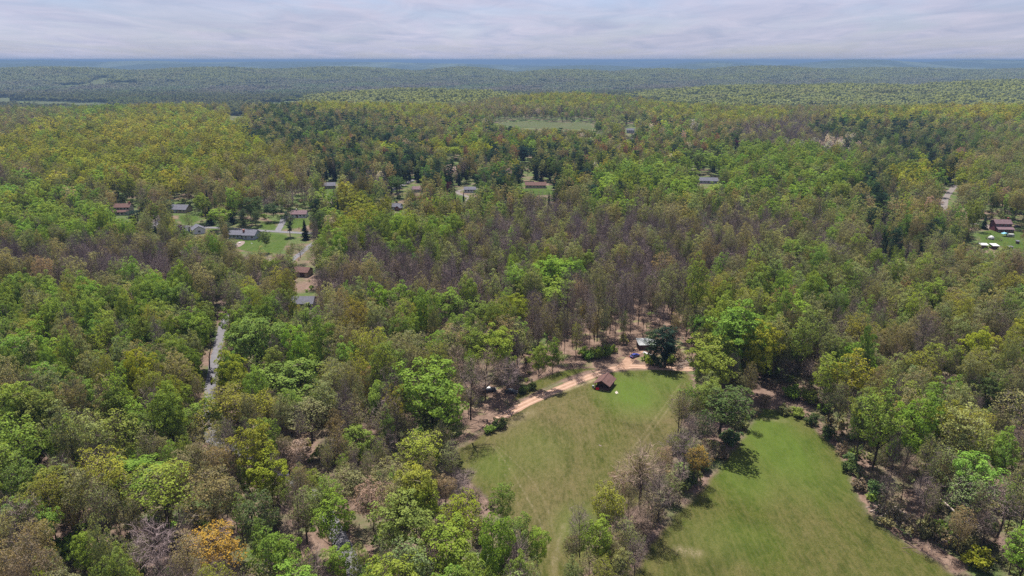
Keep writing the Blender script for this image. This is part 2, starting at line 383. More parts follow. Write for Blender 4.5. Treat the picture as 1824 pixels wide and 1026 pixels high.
class MB:
    """small mesh builder for hand-made things (polygons of any size)"""
    def __init__(s): s.v = []; s.f = []; s.uv = []
    def poly(s, pts, uv=None):
        i = len(s.v); s.v += [tuple(p) for p in pts]; s.f.append(tuple(range(i, i + len(pts)))); s.uv.append(uv)
    def box(s, x0, x1, y0, y1, z0, z1, mat=None):
        c = [(x0, y0, z0), (x1, y0, z0), (x1, y1, z0), (x0, y1, z0), (x0, y0, z1), (x1, y0, z1), (x1, y1, z1), (x0, y1, z1)]
        if mat is not None: c = [tuple(mat @ Vector(p)) for p in c]
        i = len(s.v); s.v += c
        for q in ((0, 3, 2, 1), (4, 5, 6, 7), (0, 1, 5, 4), (1, 2, 6, 5), (2, 3, 7, 6), (3, 0, 4, 7)):
            s.f.append(tuple(i + k for k in q)); s.uv.append(None)
    def prism(s, pts, y0, y1):
        """closed outline pts (x, z), extruded along y"""
        n = len(pts); i = len(s.v)
        s.v += [(p[0], y0, p[1]) for p in pts] + [(p[0], y1, p[1]) for p in pts]
        s.f.append(tuple(i + k for k in range(n))); s.uv.append(None)
        s.f.append(tuple(i + n + k for k in reversed(range(n)))); s.uv.append(None)
        for k in range(n):
            k2 = (k + 1) % n
            s.f.append((i + k, i + n + k, i + n + k2, i + k2)); s.uv.append(None)
    def cyl(s, p0, p1, r0, r1=None, n=8):
        r1 = r0 if r1 is None else r1
        p0 = Vector(p0); p1 = Vector(p1); d = (p1 - p0).normalized()
        a = d.orthogonal().normalized(); b = d.cross(a); i = len(s.v)
        for p, r in ((p0, r0), (p1, r1)):
            for k in range(n):
                t = 2 * math.pi * k / n; s.v.append(tuple(p + a * math.cos(t) * r + b * math.sin(t) * r))
        for k in range(n):
            k2 = (k + 1) % n; s.f.append((i + k, i + k2, i + n + k2, i + n + k)); s.uv.append(None)
        s.f.append(tuple(i + k for k in reversed(range(n)))); s.uv.append(None)
        s.f.append(tuple(i + n + k for k in range(n))); s.uv.append(None)
    def build(s, name, mat, parent=None, loc=None, rotz=0.0, uvscale=1.0):
        me = bpy.data.meshes.new(name); me.from_pydata(s.v, [], s.f); me.materials.append(mat)
        uvl = me.uv_layers.new(name='UVMap')
        for p in me.polygons:
            n = p.normal
            a = n.cross(Vector((0, 0, 1)))
            a = a.normalized() if a.length > 1e-4 else Vector((1, 0, 0))
            b = n.cross(a)
            for li in p.loop_indices:
                c = me.vertices[me.loops[li].vertex_index].co
                uvl.data[li].uv = (c.dot(a), c.dot(b))
        me.update()
        return link(name, me, parent, loc, rotz)

# ------------------------------------------------------------------ the ground
def build_ground():
    ds = [70.0]
    while ds[-1] < 130000:
        d = ds[-1]; ds.append(d + max(4.0, d * 0.011))
    ds = np.array([-60, -20, 20, 50] + ds)
    sl = np.linspace(-1.35, 1.35, 420)
    D, S = np.meshgrid(ds, sl, indexing='ij')
    X = S * np.maximum(D, 120); Y = D
    Z = H(X, Y)
    V = np.stack([X, Y, Z], -1).reshape(-1, 3)
    n, m = D.shape
    idx = np.arange(n * m).reshape(n, m)
    a, b, c, d = idx[:-1, :-1].ravel(), idx[:-1, 1:].ravel(), idx[1:, 1:].ravel(), idx[1:, :-1].ravel()
    me = mesh_np('ground', V, np.stack([a, b, c, d], -1), [M['ground']], smooth=True)
    o = link('ground', me); tag(o, kind='structure')
build_ground()

def resample(pts, step):
    pts = np.array(pts, float); out = []
    for i in range(len(pts) - 1):
        n = max(1, int(np.linalg.norm(pts[i + 1] - pts[i]) / step))
        for k in range(n): out.append(pts[i] + (pts[i + 1] - pts[i]) * k / n)
    out.append(pts[-1]); return np.array(out)
def smooth_line(pts, it=3):
    p = np.array(pts, float)
    for _ in range(it):
        q = [p[0]]
        for i in range(len(p) - 1): q += [0.75 * p[i] + 0.25 * p[i + 1], 0.25 * p[i] + 0.75 * p[i + 1]]
        q.append(p[-1]); p = np.array(q)
    return p
def dist_line(P, line):
    best = np.full(len(P), 1e9)
    for a, b in zip(line[:-1], line[1:]):
        ab = b - a; L = max((ab ** 2).sum(), 1e-9)
        t = np.clip(((P - a) @ ab) / L, 0, 1)
        best = np.minimum(best, np.linalg.norm(P - (a + t[:, None] * ab), axis=1))
    return best
def inside(P, poly):
    x, y = P[:, 0], P[:, 1]; c = np.zeros(len(P), bool); n = len(poly)
    for i in range(n):
        x0, y0 = poly[i]; x1, y1 = poly[(i + 1) % n]
        if y0 == y1: continue
        c ^= ((y0 > y) != (y1 > y)) & (x < (x1 - x0) * (y - y0) / (y1 - y0) + x0)
    return c
def world_poly(pp): return np.array([ground(u, v)[:2] for u, v in pp])

def sheet(name, pp, mat, cell, dz, wob=0.6, worn=(), lush=(), edge_w=2.0, world=None):
    """a piece of land with its own cover, draped on the ground; pp in picture points"""
    poly = world_poly(pp) if world is None else np.array(world)
    closed = np.vstack([smooth_line(np.vstack([poly, poly[:1]]), 2)])
    bd = resample(closed, cell)[:-1]
    r = np.random.default_rng(len(pp) * 7 + int(abs(poly[0, 0]) * 10))
    bd = bd + np.stack([fbm(bd[:, 0], bd[:, 1], 9 * cell, 21), fbm(bd[:, 0], bd[:, 1], 9 * cell, 22)], -1) * wob + r.normal(0, wob * 0.12, bd.shape)
    lo, hi = bd.min(0), bd.max(0)
    gx, gy = np.meshgrid(np.arange(lo[0], hi[0], cell), np.arange(lo[1], hi[1], cell))
    G = np.stack([gx.ravel(), gy.ravel()], -1); G = G + r.uniform(-0.2, 0.2, G.shape) * cell
    G = G[inside(G, bd)]
    if len(G): 
        db = dist_line(G, np.vstack([bd, bd[:1]])) if len(G) * len(bd) < 4e7 else np.full(len(G), 9.0)
        G = G[db > cell * 0.4]
    P = np.vstack([bd, G])
    nb = len(bd)
    edges = [(i, (i + 1) % nb) for i in range(nb)]
    vv, ee, ff, *_ = delaunay_2d_cdt([Vector(p) for p in P], edges, [], 1, 1e-5)
    V2 = np.array([tuple(v) for v in vv])
    F = np.array(ff)
    V = np.column_stack([V2, H(V2[:, 0], V2[:, 1]) + dz])
    e = dist_line(V2, np.vstack([bd, bd[:1]]))
    edge = np.clip(1 - e / edge_w, 0, 1) ** 1.2
    w = np.zeros(len(V2)); lu = np.zeros(len(V2))
    for line, width, amt in worn:
        q = dist_line(V2, line); w = np.maximum(w, np.clip(1.3 - q / width, 0, 1) * amt)
    for c, rad, amt in lush:
        q = np.linalg.norm((V2 - np.array(c)) / np.array(rad), axis=1); lu = np.maximum(lu, np.clip(1.5 - q, 0, 1) * amt)
    me = mesh_np(name, V, F, [mat], attrs={'edge': ('POINT', 'FLOAT', edge), 'worn': ('POINT', 'FLOAT', w), 'lush': ('POINT', 'FLOAT', lu)}, smooth=True)
    return tag(link(name, me), kind='structure')

def ribbon(name, pp, mat, width, dz, ruts=False, wob=0.25, step=1.5):
    c = resample(smooth_line(world_poly(pp), 3), step)
    t = np.gradient(c, axis=0); t /= np.linalg.norm(t, axis=1)[:, None]; nrm = np.stack([-t[:, 1], t[:, 0]], -1)
    nn = 9; V = []; rut = []
    for k in range(nn):
        s = -1 + 2 * k / (nn - 1)
        wv = width / 2 * (1 + wob * fbm(c[:, 0], c[:, 1] + 40 * np.sign(s), 11, 31) * (abs(s) > 0.9))
        p = c + nrm * (s * wv)[:, None]
        V.append(np.column_stack([p, H(p[:, 0], p[:, 1]) + dz]))
        rut.append(np.full(len(c), 1.0 if (ruts and k in (2, 6)) else 0.0))
    V = np.array(V).transpose(1, 0, 2).reshape(-1, 3); rut = np.array(rut).T.ravel(); n = len(c)
    idx = np.arange(n * nn).reshape(n, nn)
    F = np.stack([idx[:-1, :-1].ravel(), idx[:-1, 1:].ravel(), idx[1:, 1:].ravel(), idx[1:, :-1].ravel()], -1)
    me = mesh_np(name, V, F, [mat], attrs={'rut': ('POINT', 'FLOAT', rut)}, smooth=True)
    return tag(link(name, me), kind='structure')

MEADOW = [(812, 800), (850, 778), (885, 752), (915, 735), (965, 708), (1010, 686), (1050, 670), (1075, 664), (1110, 660), (1160, 657), (1232, 660), (1238, 690), (1225, 730), (1210, 780), (1195, 830), (1170, 880),
          (1120, 915), (1070, 950), (1045, 1000), (1035, 1060), (950, 1060), (925, 990), (895, 920), (855, 880), (820, 850), (798, 822)]
MEADOW2 = [(1352, 728), (1400, 728), (1440, 744), (1458, 768), (1492, 800), (1512, 830), (1522, 870), (1556, 925), (1600, 958), (1665, 995), (1720, 1040), (1800, 1110), (1860, 1400), (1300, 1450), (900, 1450), (1010, 1200),
           (1080, 1090), (1120, 1026), (1150, 975), (1200, 915), (1255, 862), (1300, 805), (1330, 765)]
VERGE = [(905, 722), (950, 702), (1000, 678), (1050, 660), (1068, 656), (1020, 655), (985, 664), (955, 676), (925, 690)]
SOIL1 = [(905, 660), (960, 640), (975, 600), (985, 560), (1060, 540), (1200, 540), (1250, 560), (1262, 620), (1250, 664), (1180, 661), (1110, 664), (1060, 660), (1000, 662), (950, 680)]
SOIL2 = [(800, 705), (840, 685), (900, 680), (915, 700), (905, 728), (880, 748), (848, 770), (818, 785), (795, 775)]
SOIL3 = [(1340, 700), (1390, 715), (1440, 730), (1480, 770), (1530, 820), (1535, 880), (1570, 925), (1640, 965), (1740, 1010), (1700, 1024), (1640, 985), (1590, 955), (1548, 925), (1515, 870), (1505, 830), (1485, 800), (1450, 768), (1435, 746), (1400, 731), (1350, 731)]
SOIL4 = [(480, 1060), (470, 980), (505, 950), (600, 945), (650, 960), (690, 1060)]
W = lambda pts: smooth_line(world_poly(pts), 2)
tracksA = W([(985, 1010), (978, 970), (960, 925), (935, 880), (905, 830), (880, 795), (860, 785)])
tracksB = W([(990, 1010), (988, 950), (975, 900), (945, 850), (905, 812), (880, 790)])
tracksC = W([(820, 835), (850, 800), (880, 770), (905, 750), (945, 732), (1000, 722), (1045, 705)])
tracksD = W([(1125, 800), (1150, 770), (1175, 735), (1200, 700), (1215, 680)])
tracksE = W([(1133, 802), (1158, 772), (1184, 738), (1208, 702), (1221, 682)])
tracksF = W([(960, 1010), (940, 940), (915, 880), (892, 830), (885, 800)])
def spot(u, v): return ground(u, v)[:2]
sheet('bare_woodland_floor', SOIL1, M['soil'], 2.0, 0.02, 1.0)
sheet('bare_woodland_floor', SOIL2, M['soil'], 2.0, 0.02, 1.0)
sheet('bare_woodland_floor', SOIL3, M['soil'], 2.0, 0.02, 0.6)
sheet('bare_woodland_floor', SOIL4, M['soil'], 2.0, 0.02, 1.0)
sheet('meadow', MEADOW, M['meadow'], 0.62, 0.045, 0.9, worn=[(tracksA, 0.3, .2), (tracksB, 0.3, .18), (tracksC, 0.4, .13), (tracksD, 0.35, .19), (tracksE, 0.35, .19), (tracksF, .28, .13),
      (W([(983, 1075), (985, 1040), (988, 1005), (996, 965), (1004, 935)]), 1.1, .16), (W([(890, 765), (945, 735)]), 3.0, .2), (W([(950, 715), (1060, 676)]), 1.3, .5)],
      lush=[(spot(1125, 700), (11, 16), .9), (spot(1180, 680), (9, 12), .6), (spot(950, 800), (10, 14), .25), (spot(1040, 940), (7, 9), .5), (spot(880, 830), (7, 9), .4)], edge_w=1.6)
sheet('hay_meadow', MEADOW2, M['meadow2'], 0.7, 0.045, 0.9, worn=[(W([(1210, 980), (1240, 985)]), 2.2, .22), (W([(1355, 745), (1395, 750)]), 2.0, .15)],
      lush=[(spot(1380, 790), (12, 26), .75), (spot(1330, 850), (9, 12), .55), (spot(1470, 850), (9, 12), .4), (spot(1300, 960), (12, 8), .3)], edge_w=1.6)
sheet('grass_verge', VERGE, M['meadow2'], 0.8, 0.05, 0.5, edge_w=1.2)
ribbon('dirt_track', [(868, 762), (905, 735), (950, 713), (1000, 691), (1050, 671), (1085, 659), (1120, 652), (1165, 655), (1225, 658), (1250, 656)], M['dirt'], 4.0, 0.075, True)
ribbon('dirt_track', [(1105, 656), (1118, 645), (1127, 634), (1140, 622), (1150, 615)], M['dirt'], 4.4, 0.083, False)
for pp, wd, mt, nm in [
        ([(660, 1110), (640, 1030), (600, 950), (560, 880), (490, 830), (400, 792), (340, 770)], 4.2, 'asphalt', 'road'),
        ([(400, 800), (372, 740), (374, 690), (381, 650), (391, 605), (402, 565), (440, 520), (500, 478), (530, 456), (560, 431), (590, 418)], 3.8, 'asphalt', 'road'),
        ([(215, 418), (261, 407), (300, 402), (345, 404), (410, 407), (456, 410.5), (535, 415), (600, 418), (640, 425)], 5.0, 'asphalt', 'road'),
        ([(494, 413), (500, 402), (507, 388), (515, 384)], 4.5, 'asphalt', 'driveway'), ([(270, 405), (279, 397), (290, 386), (300, 378)], 6.0, 'asphalt', 'driveway'),
        ([(655, 347), (690, 343), (715, 331), (745, 316)], 5.5, 'asphalt', 'road'), ([(860, 336), (818, 338), (813, 345), (835, 349), (832, 366)], 4.0, 'gravel', 'driveway'),
        ([(1712, 322), (1703, 330), (1693, 340), (1684, 353), (1681, 368), (1686, 384), (1700, 396)], 5.0, 'gravel', 'gravel_road'),
        ([(1620, 402), (1700, 396), (1760, 401), (1774, 404)], 4.0, 'gravel', 'driveway'),
        ([(1733, 268), (1737, 285), (1745, 302)], 4.0, 'gravel', 'gravel_road'), ([(505, 249), (509, 262), (505, 272)], 3.5, 'gravel', 'gravel_road')]:
    ribbon(nm, pp, M[mt], wd, 0.09 if wd != 5.0 else 0.10)
LAWNS = [('lawn', [(417, 440), (420, 424), (461, 424), (468, 415), (522, 418), (510, 440), (502, 452), (433, 449)]),
         ('lawn', [(462, 396), (493, 396), (492, 410), (460, 408)]), ('lawn', [(520, 389), (556, 388), (552, 402), (512, 410)]),
         ('lawn', [(316, 383), (360, 383), (352, 398), (318, 400)]), ('lawn', [(372, 404), (392, 404), (390, 412), (370, 412)]), ('lawn', [(262, 391), (276, 396), (266, 403)]), ('lawn', [(210, 388), (226, 388), (226, 396), (212, 396)]),
         ('lawn', [(574, 336), (604, 332), (606, 350), (585, 348)]), ('lawn', [(553, 374), (596, 371), (592, 384), (555, 384)]), ('lawn', [(461, 462), (488, 462), (480, 487), (463, 488)]),
         ('lawn', [(678, 355), (704, 352), (704, 366), (684, 367)]), ('lawn', [(790, 348), (814, 347), (828, 352), (828, 362), (800, 358)]), ('lawn', [(925, 336), (985, 336), (1000, 346), (940, 349)]), ('lawn', [(728, 376), (746, 376), (742, 384), (730, 384)]),
         ('lawn', [(1738, 416), (1765, 408), (1800, 412), (1840, 408), (1860, 460), (1822, 452), (1800, 442), (1772, 438), (1750, 436)]),
         ('lawn', [(733, 247), (752, 246), (752, 258), (735, 258)]), ('lawn', [(940, 266), (965, 268), (975, 276), (950, 280)]), ('lawn', [(1046, 250), (1090, 247), (1098, 262), (1060, 266)]),
         ('lawn', [(700, 312), (712, 308), (716, 318), (702, 322)]), ('lawn', [(1218, 318), (1240, 318), (1232, 340), (1222, 345)]),
         ('hay_field', [(878, 219), (935, 216), (1000, 218), (1058, 220), (1060, 231), (1000, 229), (920, 227)]),
         ('hay_field', [(407, 207), (430, 206), (440, 210), (415, 212)]),
         ('far_field', [(-60, 176), (20, 174), (36, 180), (28, 187), (-60, 189)]), ('far_field', [(38, 184), (60, 180), (130, 182), (200, 184), (196, 190), (100, 192), (40, 191)]),
         ('far_field', [(85, 153), (148, 151), (165, 142), (186, 138), (198, 140), (192, 147), (245, 148), (250, 151), (190, 152), (150, 155), (100, 157)]),
         ('far_field', [(448, 184), (520, 182), (545, 183), (530, 190), (460, 191)]), ('far_field', [(505, 173), (545, 174), (540, 178), (508, 178)]), ('far_field', [(430, 149), (500, 150), (498, 151.5), (430, 151)])]
for nm, pp in LAWNS:
    P = world_poly(pp); size = np.ptp(P, axis=0).max()
    far = nm in ('far_field', 'hay_field')
    sheet(nm, pp, M['farfield'] if far else M['lawn'], max(1.2, size / 45), 0.05 if not far else 0.35, 0.5 if not far else 5.0, edge_w=1.5 if not far else 6)
PATIOS = [[(562, 343), (600, 350), (612, 366), (580, 366), (570, 354)], [(470, 458), (486, 460), (484, 467), (472, 464)], [(258, 384), (290, 382), (278, 396), (262, 398)], [(1756, 398), (1768, 402), (1766, 408), (1748, 410)]]
for pp in PATIOS: sheet('paved_yard', pp, M['patio'], 1.5, 0.13, 0.4)

# picture areas that stay open to view
VIS = [[(972, 945), (1014, 945), (1016, 1026), (968, 1026)], [(1140, 985), (1700, 985), (1720, 1026), (1130, 1026)], MEADOW[:12] + [(1222, 665), (1214, 700), (1190, 745), (1185, 790), (1150, 805), (1075, 850), (1040, 890), (1005, 930), (985, 1000), (960, 960), (925, 900), (880, 860), (840, 825), (822, 812)],
       [(1352, 730), (1395, 730), (1438, 748), (1455, 770), (1480, 800), (1500, 845), (1490, 870), (1540, 930), (1600, 970), (1690, 1026), (1135, 1026), (1180, 960), (1225, 905), (1270, 860), (1312, 800), (1335, 770)],
       VERGE, [(375, 655), (384, 600), (396, 594), (398, 612), (389, 655), (381, 680)], [(1104, 656), (1122, 620), (1180, 606), (1200, 656)], [(1054, 662), (1094, 662), (1096, 700), (1054, 700)],
       [(418, 438), (412, 410), (461, 410), (468, 415), (507, 418), (507, 430), (502, 450), (433, 447)], [(205, 366), (240, 366), (240, 388), (205, 388)], [(303, 366), (336, 366), (336, 384), (303, 384)], [(342, 402), (385, 402), (385, 418), (342, 418)],
       [(522, 374), (552, 374), (552, 390), (522, 390)], [(528, 456), (560, 432), (560, 424), (548, 424), (526, 448)], [(494, 413), (507, 388), (512, 390), (500, 413)],
       [(525, 476), (558, 476), (558, 490), (525, 490)], [(522, 528), (560, 528), (560, 543), (522, 543)], [(700, 362), (722, 362), (722, 378), (700, 378)],
       [(820, 333), (848, 333), (848, 346), (812, 350)], [(930, 324), (985, 324), (985, 342), (930, 342)], [(1682, 336), (1704, 328), (1700, 345), (1686, 372), (1678, 368)], [(1762, 396), (1806, 396), (1812, 424), (1765, 424)],
       [(1740, 434), (1780, 434), (1780, 450), (1740, 450)], [(852, 684), (925, 684), (925, 702), (852, 702)], [(738, 330), (752, 330), (752, 344), (738, 344)], [(1114, 226), (1132, 226), (1132, 240), (1114, 240)],
       [(1240, 316), (1282, 316), (1282, 328), (1240, 328)], [(578, 324), (602, 324), (602, 336), (578, 336)], [(715, 331), (742, 317), (742, 322), (718, 338)]] \
      + [pp for nm, pp in LAWNS if nm == 'hay_field' or pp[0] in ((417, 440), (1738, 416), (462, 396))]
NOBASE = [[(1335, 700), (1440, 702), (1452, 745), (1340, 742)], MEADOW, MEADOW2, VERGE] + [pp for nm, pp in LAWNS] + PATIOS + [[(1050, 655), (1100, 655), (1100, 705), (1050, 705)]]
uu, vv_ = np.meshgrid(np.arange(0, 1824, 2) + 1.0, np.arange(0, 1026, 2) + 1.0)
GP = np.stack([uu.ravel(), vv_.ravel()], -1)
vis_mask = np.zeros(len(GP), bool); 
for pp in VIS: vis_mask |= inside(GP, np.array(pp, float))
vis_mask = vis_mask.reshape(uu.shape)
INTEG = np.zeros((vis_mask.shape[0] + 1, vis_mask.shape[1] + 1)); INTEG[1:, 1:] = vis_mask.cumsum(0).cumsum(1)
def cover(u0, u1, v0, v1):
    a = np.clip((u0 / 2).astype(int), 0, vis_mask.shape[1]); b = np.clip((u1 / 2).astype(int) + 1, 0, vis_mask.shape[1])
    c = np.clip((v0 / 2).astype(int), 0, vis_mask.shape[0]); d = np.clip((v1 / 2).astype(int) + 1, 0, vis_mask.shape[0])
    return INTEG[d, b] - INTEG[c, b] - INTEG[d, a] + INTEG[c, a]
# ROADS keep trunks off
ROADLINES = [(W([(640, 1030), (600, 950), (560, 880), (490, 830), (400, 792), (340, 770)]), 2), (W([(400, 800), (372, 740), (374, 690), (381, 650), (391, 605), (402, 565), (440, 520), (500, 478), (530, 456), (560, 431)]), 2.6),
             (W([(868, 762), (905, 735), (950, 713), (1000, 691), (1050, 671), (1085, 659), (1120, 652), (1165, 655), (1225, 658)]), 4), (W([(982, 1100), (990, 1000)]), 4),
             (W([(261, 407), (345, 404), (456, 410.5), (535, 415), (600, 418)]), 5), (W([(1703, 330), (1684, 353), (1686, 381), (1700, 396)]), 6), (W([(1105, 656), (1127, 634), (1150, 615)]), 5)]

import re
# ------------------------------------------------------------------ tree shapes
def unit(v): return v / np.maximum(np.linalg.norm(v, axis=-1, keepdims=True), 1e-9)
class TM:
    """triangle collector: V, F, mat, var"""
    def __init__(s): s.V = []; s.F = []; s.m = []; s.var = []; s.n = 0
    def add(s, V, F, m, var):
        s.V.append(np.asarray(V, float)); s.F.append(np.asarray(F, int) + s.n); s.n += len(V)
        s.m.append(np.full(len(F), m)); s.var.append(np.broadcast_to(np.asarray(var, float), (len(F),)).copy())
    def tube(s, P, rad, k=5, m=1, var=0.5):
        P = np.asarray(P, float); n = len(P); T = unit(np.gradient(P, axis=0))
        ref = np.array([1.0, 0, 0]) if abs(T[0][2]) > 0.7 else np.array([0, 0, 1.0])
        A = unit(np.cross(T, ref)); B = np.cross(T, A)
        th = np.arange(k) * 2 * math.pi / k
        V = P[:, None, :] + (A[:, None, :] * np.cos(th)[None, :, None] + B[:, None, :] * np.sin(th)[None, :, None]) * np.asarray(rad)[:, None, None]
        idx = np.arange(n * k).reshape(n, k); a = idx[:-1]; b = np.roll(idx, -1, 1)[:-1]; c = np.roll(idx, -1, 1)[1:]; d = idx[1:]
        F = np.concatenate([np.stack([a, b, c], -1).reshape(-1, 3), np.stack([a, c, d], -1).reshape(-1, 3)])
        s.add(V.reshape(-1, 3), F, m, var)
    def cards(s, C, N, size, r, m=0, var=0.5, asp=1.0):
        """one irregular leaf-clump triangle at each of C facing N"""
        n = len(C); t = unit(np.cross(N, unit(r.normal(size=(n, 3))))); b = np.cross(N, t)
        size = np.broadcast_to(size, (n,))
        V = np.zeros((n, 4, 3)); F = []
        for k, (ca, cb) in enumerate(((1, 0.0), (0.0, 0.62), (-1, 0.0), (0.0, -0.62))):
            V[:, k] = C + t * (ca * size * 0.62 * r.uniform(.75, 1.25, n))[:, None] + b * (cb * asp * size * r.uniform(.7, 1.3, n))[:, None] + N * (size * 0.18 * r.normal(size=n))[:, None]
        i = np.arange(n)[:, None] * 4
        F = np.concatenate([i + [0, 1, 2], i + [0, 2, 3]]); va = np.broadcast_to(var, (n,))
        s.add(V.reshape(-1, 3), F, m, np.concatenate([va, va]))
    def tri_cards(s, C, N, size, r, m=0, var=0.5):
        n = len(C); t = unit(np.cross(N, unit(r.normal(size=(n, 3))))); b = np.cross(N, t); size = np.broadcast_to(size, (n,))
        V = np.stack([C + t * (size * .7)[:, None], C - t * (size * .35)[:, None] + b * (size * .6)[:, None], C - t * (size * .35)[:, None] - b * (size * .6)[:, None]], 1)
        s.add(V.reshape(-1, 3), np.arange(3 * n).reshape(n, 3), m, var)
    def twigs(s, P, D, L, w, r, m=1, var=0.5):
        n = len(P); side = unit(np.cross(D, unit(r.normal(size=(n, 3))))) * (np.broadcast_to(w, (n,)) / 2)[:, None]
        V = np.stack([P - side, P + side, P + D * np.broadcast_to(L, (n,))[:, None]], 1)
        s.add(V.reshape(-1, 3), np.arange(3 * n).reshape(n, 3), m, var)
    def get(s):
        if not s.V: return None
        return np.concatenate(s.V), np.concatenate(s.F), np.concatenate(s.m), np.concatenate(s.var)

def crown_points(r, n, zc, rx, rz, hollow=0.45, top=0.0, mind=1.6):
    ph = r.uniform(0, 6.28, 6); am = r.uniform(0.1, 0.3, 3)
    out = []
    tries = 0
    while len(out) < n and tries < n * 40:
        tries += 1
        d = unit(r.normal(size=3)); d[2] = d[2] + top * 0.3
        az = math.atan2(d[1], d[0])
        k = 1 + am[0] * math.sin(az * 2 + ph[0]) * (1 - abs(d[2])) + am[1] * math.sin(az * 3 + ph[1] + d[2] * 2) + am[2] * 0.7 * math.sin(d[2] * 5 + ph[2] + az)
        q = (hollow + (1 - hollow) * r.uniform() ** 0.6) * k
        p = np.array([d[0] * rx * q, d[1] * rx * q, zc + d[2] * rz * q])
        if p[2] < zc and r.uniform() < 0.45 * (zc - p[2]) / rz: continue
        if out and min(np.sum((np.array(out) - p) ** 2, axis=1)) < mind ** 2: continue
        out.append(p)
        if tries % (n * 8) == 0: mind *= 0.8
    return np.array(out)

def broadleaf(seed, style='dense', lod=0, h=24.0, w=11.0, cb=0.36, lean=0.0):
    r = np.random.default_rng(seed)
    tr, cr = TM(), TM()
    cfg = {'dense': (82, 62, 0.34, 5, 1.34), 'sparse': (68, 36, 0.32, 9, 1.25), 'bud': (84, 36, 0.27, 12, 1.3), 'bare': (84, 0, 0.3, 17, 1.5), 'haze': (84, 18, 0.27, 12, 1.4)}[style]
    npuff, nleaf, ls, ntw, pr = cfg
    if lod == 1: npuff, nleaf, ls, ntw = int(npuff * .62), int(nleaf * .45), ls * 1.8, int(ntw * .8)
    if lod == 2: npuff, nleaf, ls, ntw = int(npuff * .38), max(0, int(nleaf * .28)), ls * 3.0, int(ntw * .75)
    zc = h * (cb + 1) / 2 + 0.01 * h; rz = h * (1 - cb) / 2 - 0.6; rx = w / 2 - 0.9
    # trunk
    nt = 7; zt = np.linspace(-0.6, h * 0.86, nt)
    bend = np.cumsum(r.normal(0, 0.16, (nt, 2)), axis=0); bend[0] = 0
    tp = np.column_stack([bend[:, 0] + lean * (zt / h) ** 1.5, bend[:, 1], zt])
    r0 = h * (0.0125 if style in ('dense', 'bud') else 0.0155) * r.uniform(.85, 1.2)
    trad = r0 * np.clip(1 - zt / h, 0.05, 1) ** 0.85; trad[0] = r0 * 1.45
    tr.tube(tp, trad, 6 if lod == 0 else 4 if lod == 1 else 3, 0)
    def trunk_at(z): return np.array([np.interp(z, zt, tp[:, 0]), np.interp(z, zt, tp[:, 1]), z]), float(np.interp(z, zt, trad))
    pts = crown_points(r, npuff, zc, rx, rz, 0.4 if style != 'dense' else 0.5, 0.4, 1.5 if lod == 0 else 2.0 if lod == 1 else 2.6)
    pts[:, 0] += lean * (pts[:, 2] / h) ** 1.5
    # main limbs
    K = {0: 13, 1: 7, 2: 4}[lod]
    main = [int(r.integers(len(pts)))]
    for _ in range(K - 1):
        d = np.min([np.sum((pts - pts[i]) ** 2, 1) for i in main], axis=0); main.append(int(np.argmax(d * r.uniform(.6, 1, len(pts)))))
    limbs = []
    for i in main:
        p = pts[i]; hd = math.hypot(p[0], p[1])
        z0 = max(h * cb * 0.75, min(h * 0.8, p[2] - hd * r.uniform(0.7, 1.3) - 1.0)); a, ra = trunk_at(z0)
        t = np.linspace(0, 1, 5)[:, None]; mid = (a + p) / 2 + np.array([0, 0, -0.12 * hd]) + r.normal(0, .35, 3)
        c = (1 - t) ** 2 * a + 2 * t * (1 - t) * mid + t ** 2 * p
        rad = np.linspace(max(ra * 0.55, 0.06), 0.03, 5)
        cr.tube(c, rad, 4 if lod == 0 else 3, 2); limbs.append(c)
    L = np.concatenate(limbs); 
    if lod < 2:
        for j, p in enumerate(pts):
            if j in main or (lod == 1 and j % 2): continue
            cand = L[(L[:, 2] < p[2] + 0.3)]
            if not len(cand): continue
            a = cand[np.argmin(np.sum((cand - p) ** 2, 1))]
            mid = (a + p) / 2 + r.normal(0, .25, 3)
            cr.tube([a, mid, p], [0.085, 0.06, 0.025] if style in ('bare', 'haze') else [0.06, 0.045, 0.02], 3, 1, 0.25)
    pv = r.uniform(0.15, 0.85, len(pts))
    for j, p in enumerate(pts):
        R_ = pr * r.uniform(.75, 1.3) * (1.0 if lod < 2 else 1.25)
        out = unit(np.array([p[0] / rx, p[1] / rx, (p[2] - zc) / rz + 0.25]))
        if ntw:
            d = unit(out + r.normal(0, .55, (ntw, 3)) + [0, 0, .25]); wd = {0: .055, 1: .1, 2: .22}[lod]
            cr.twigs(p - out * 0.5 + r.normal(0, .35 * R_, (ntw, 3)), d, R_ * r.uniform(.8, 1.5, ntw), wd * r.uniform(.7, 1.3, ntw), r, 1, r.uniform(0, 1, ntw))
        if nleaf:
            nl = max(1, int(nleaf * r.uniform(.6, 1.4)))
            d = unit(r.normal(size=(nl, 3)) + out * 0.55 + [0, 0, .15])
            pos = p + d * (R_ * r.uniform(.45, 1.0, nl) ** .6)[:, None] * [1, 1, 0.7]
            nn = unit(d * .45 + out * .75 + r.normal(0, .42, (nl, 3)) + [0, 0, .15])
            va = np.clip(pv[j] * 0.55 + r.uniform(0, .45, nl), 0, 1)
            cr.cards(pos, nn, ls * r.uniform(.65, 1.35, nl), r, 0, va)
    return tr.get(), cr.get()

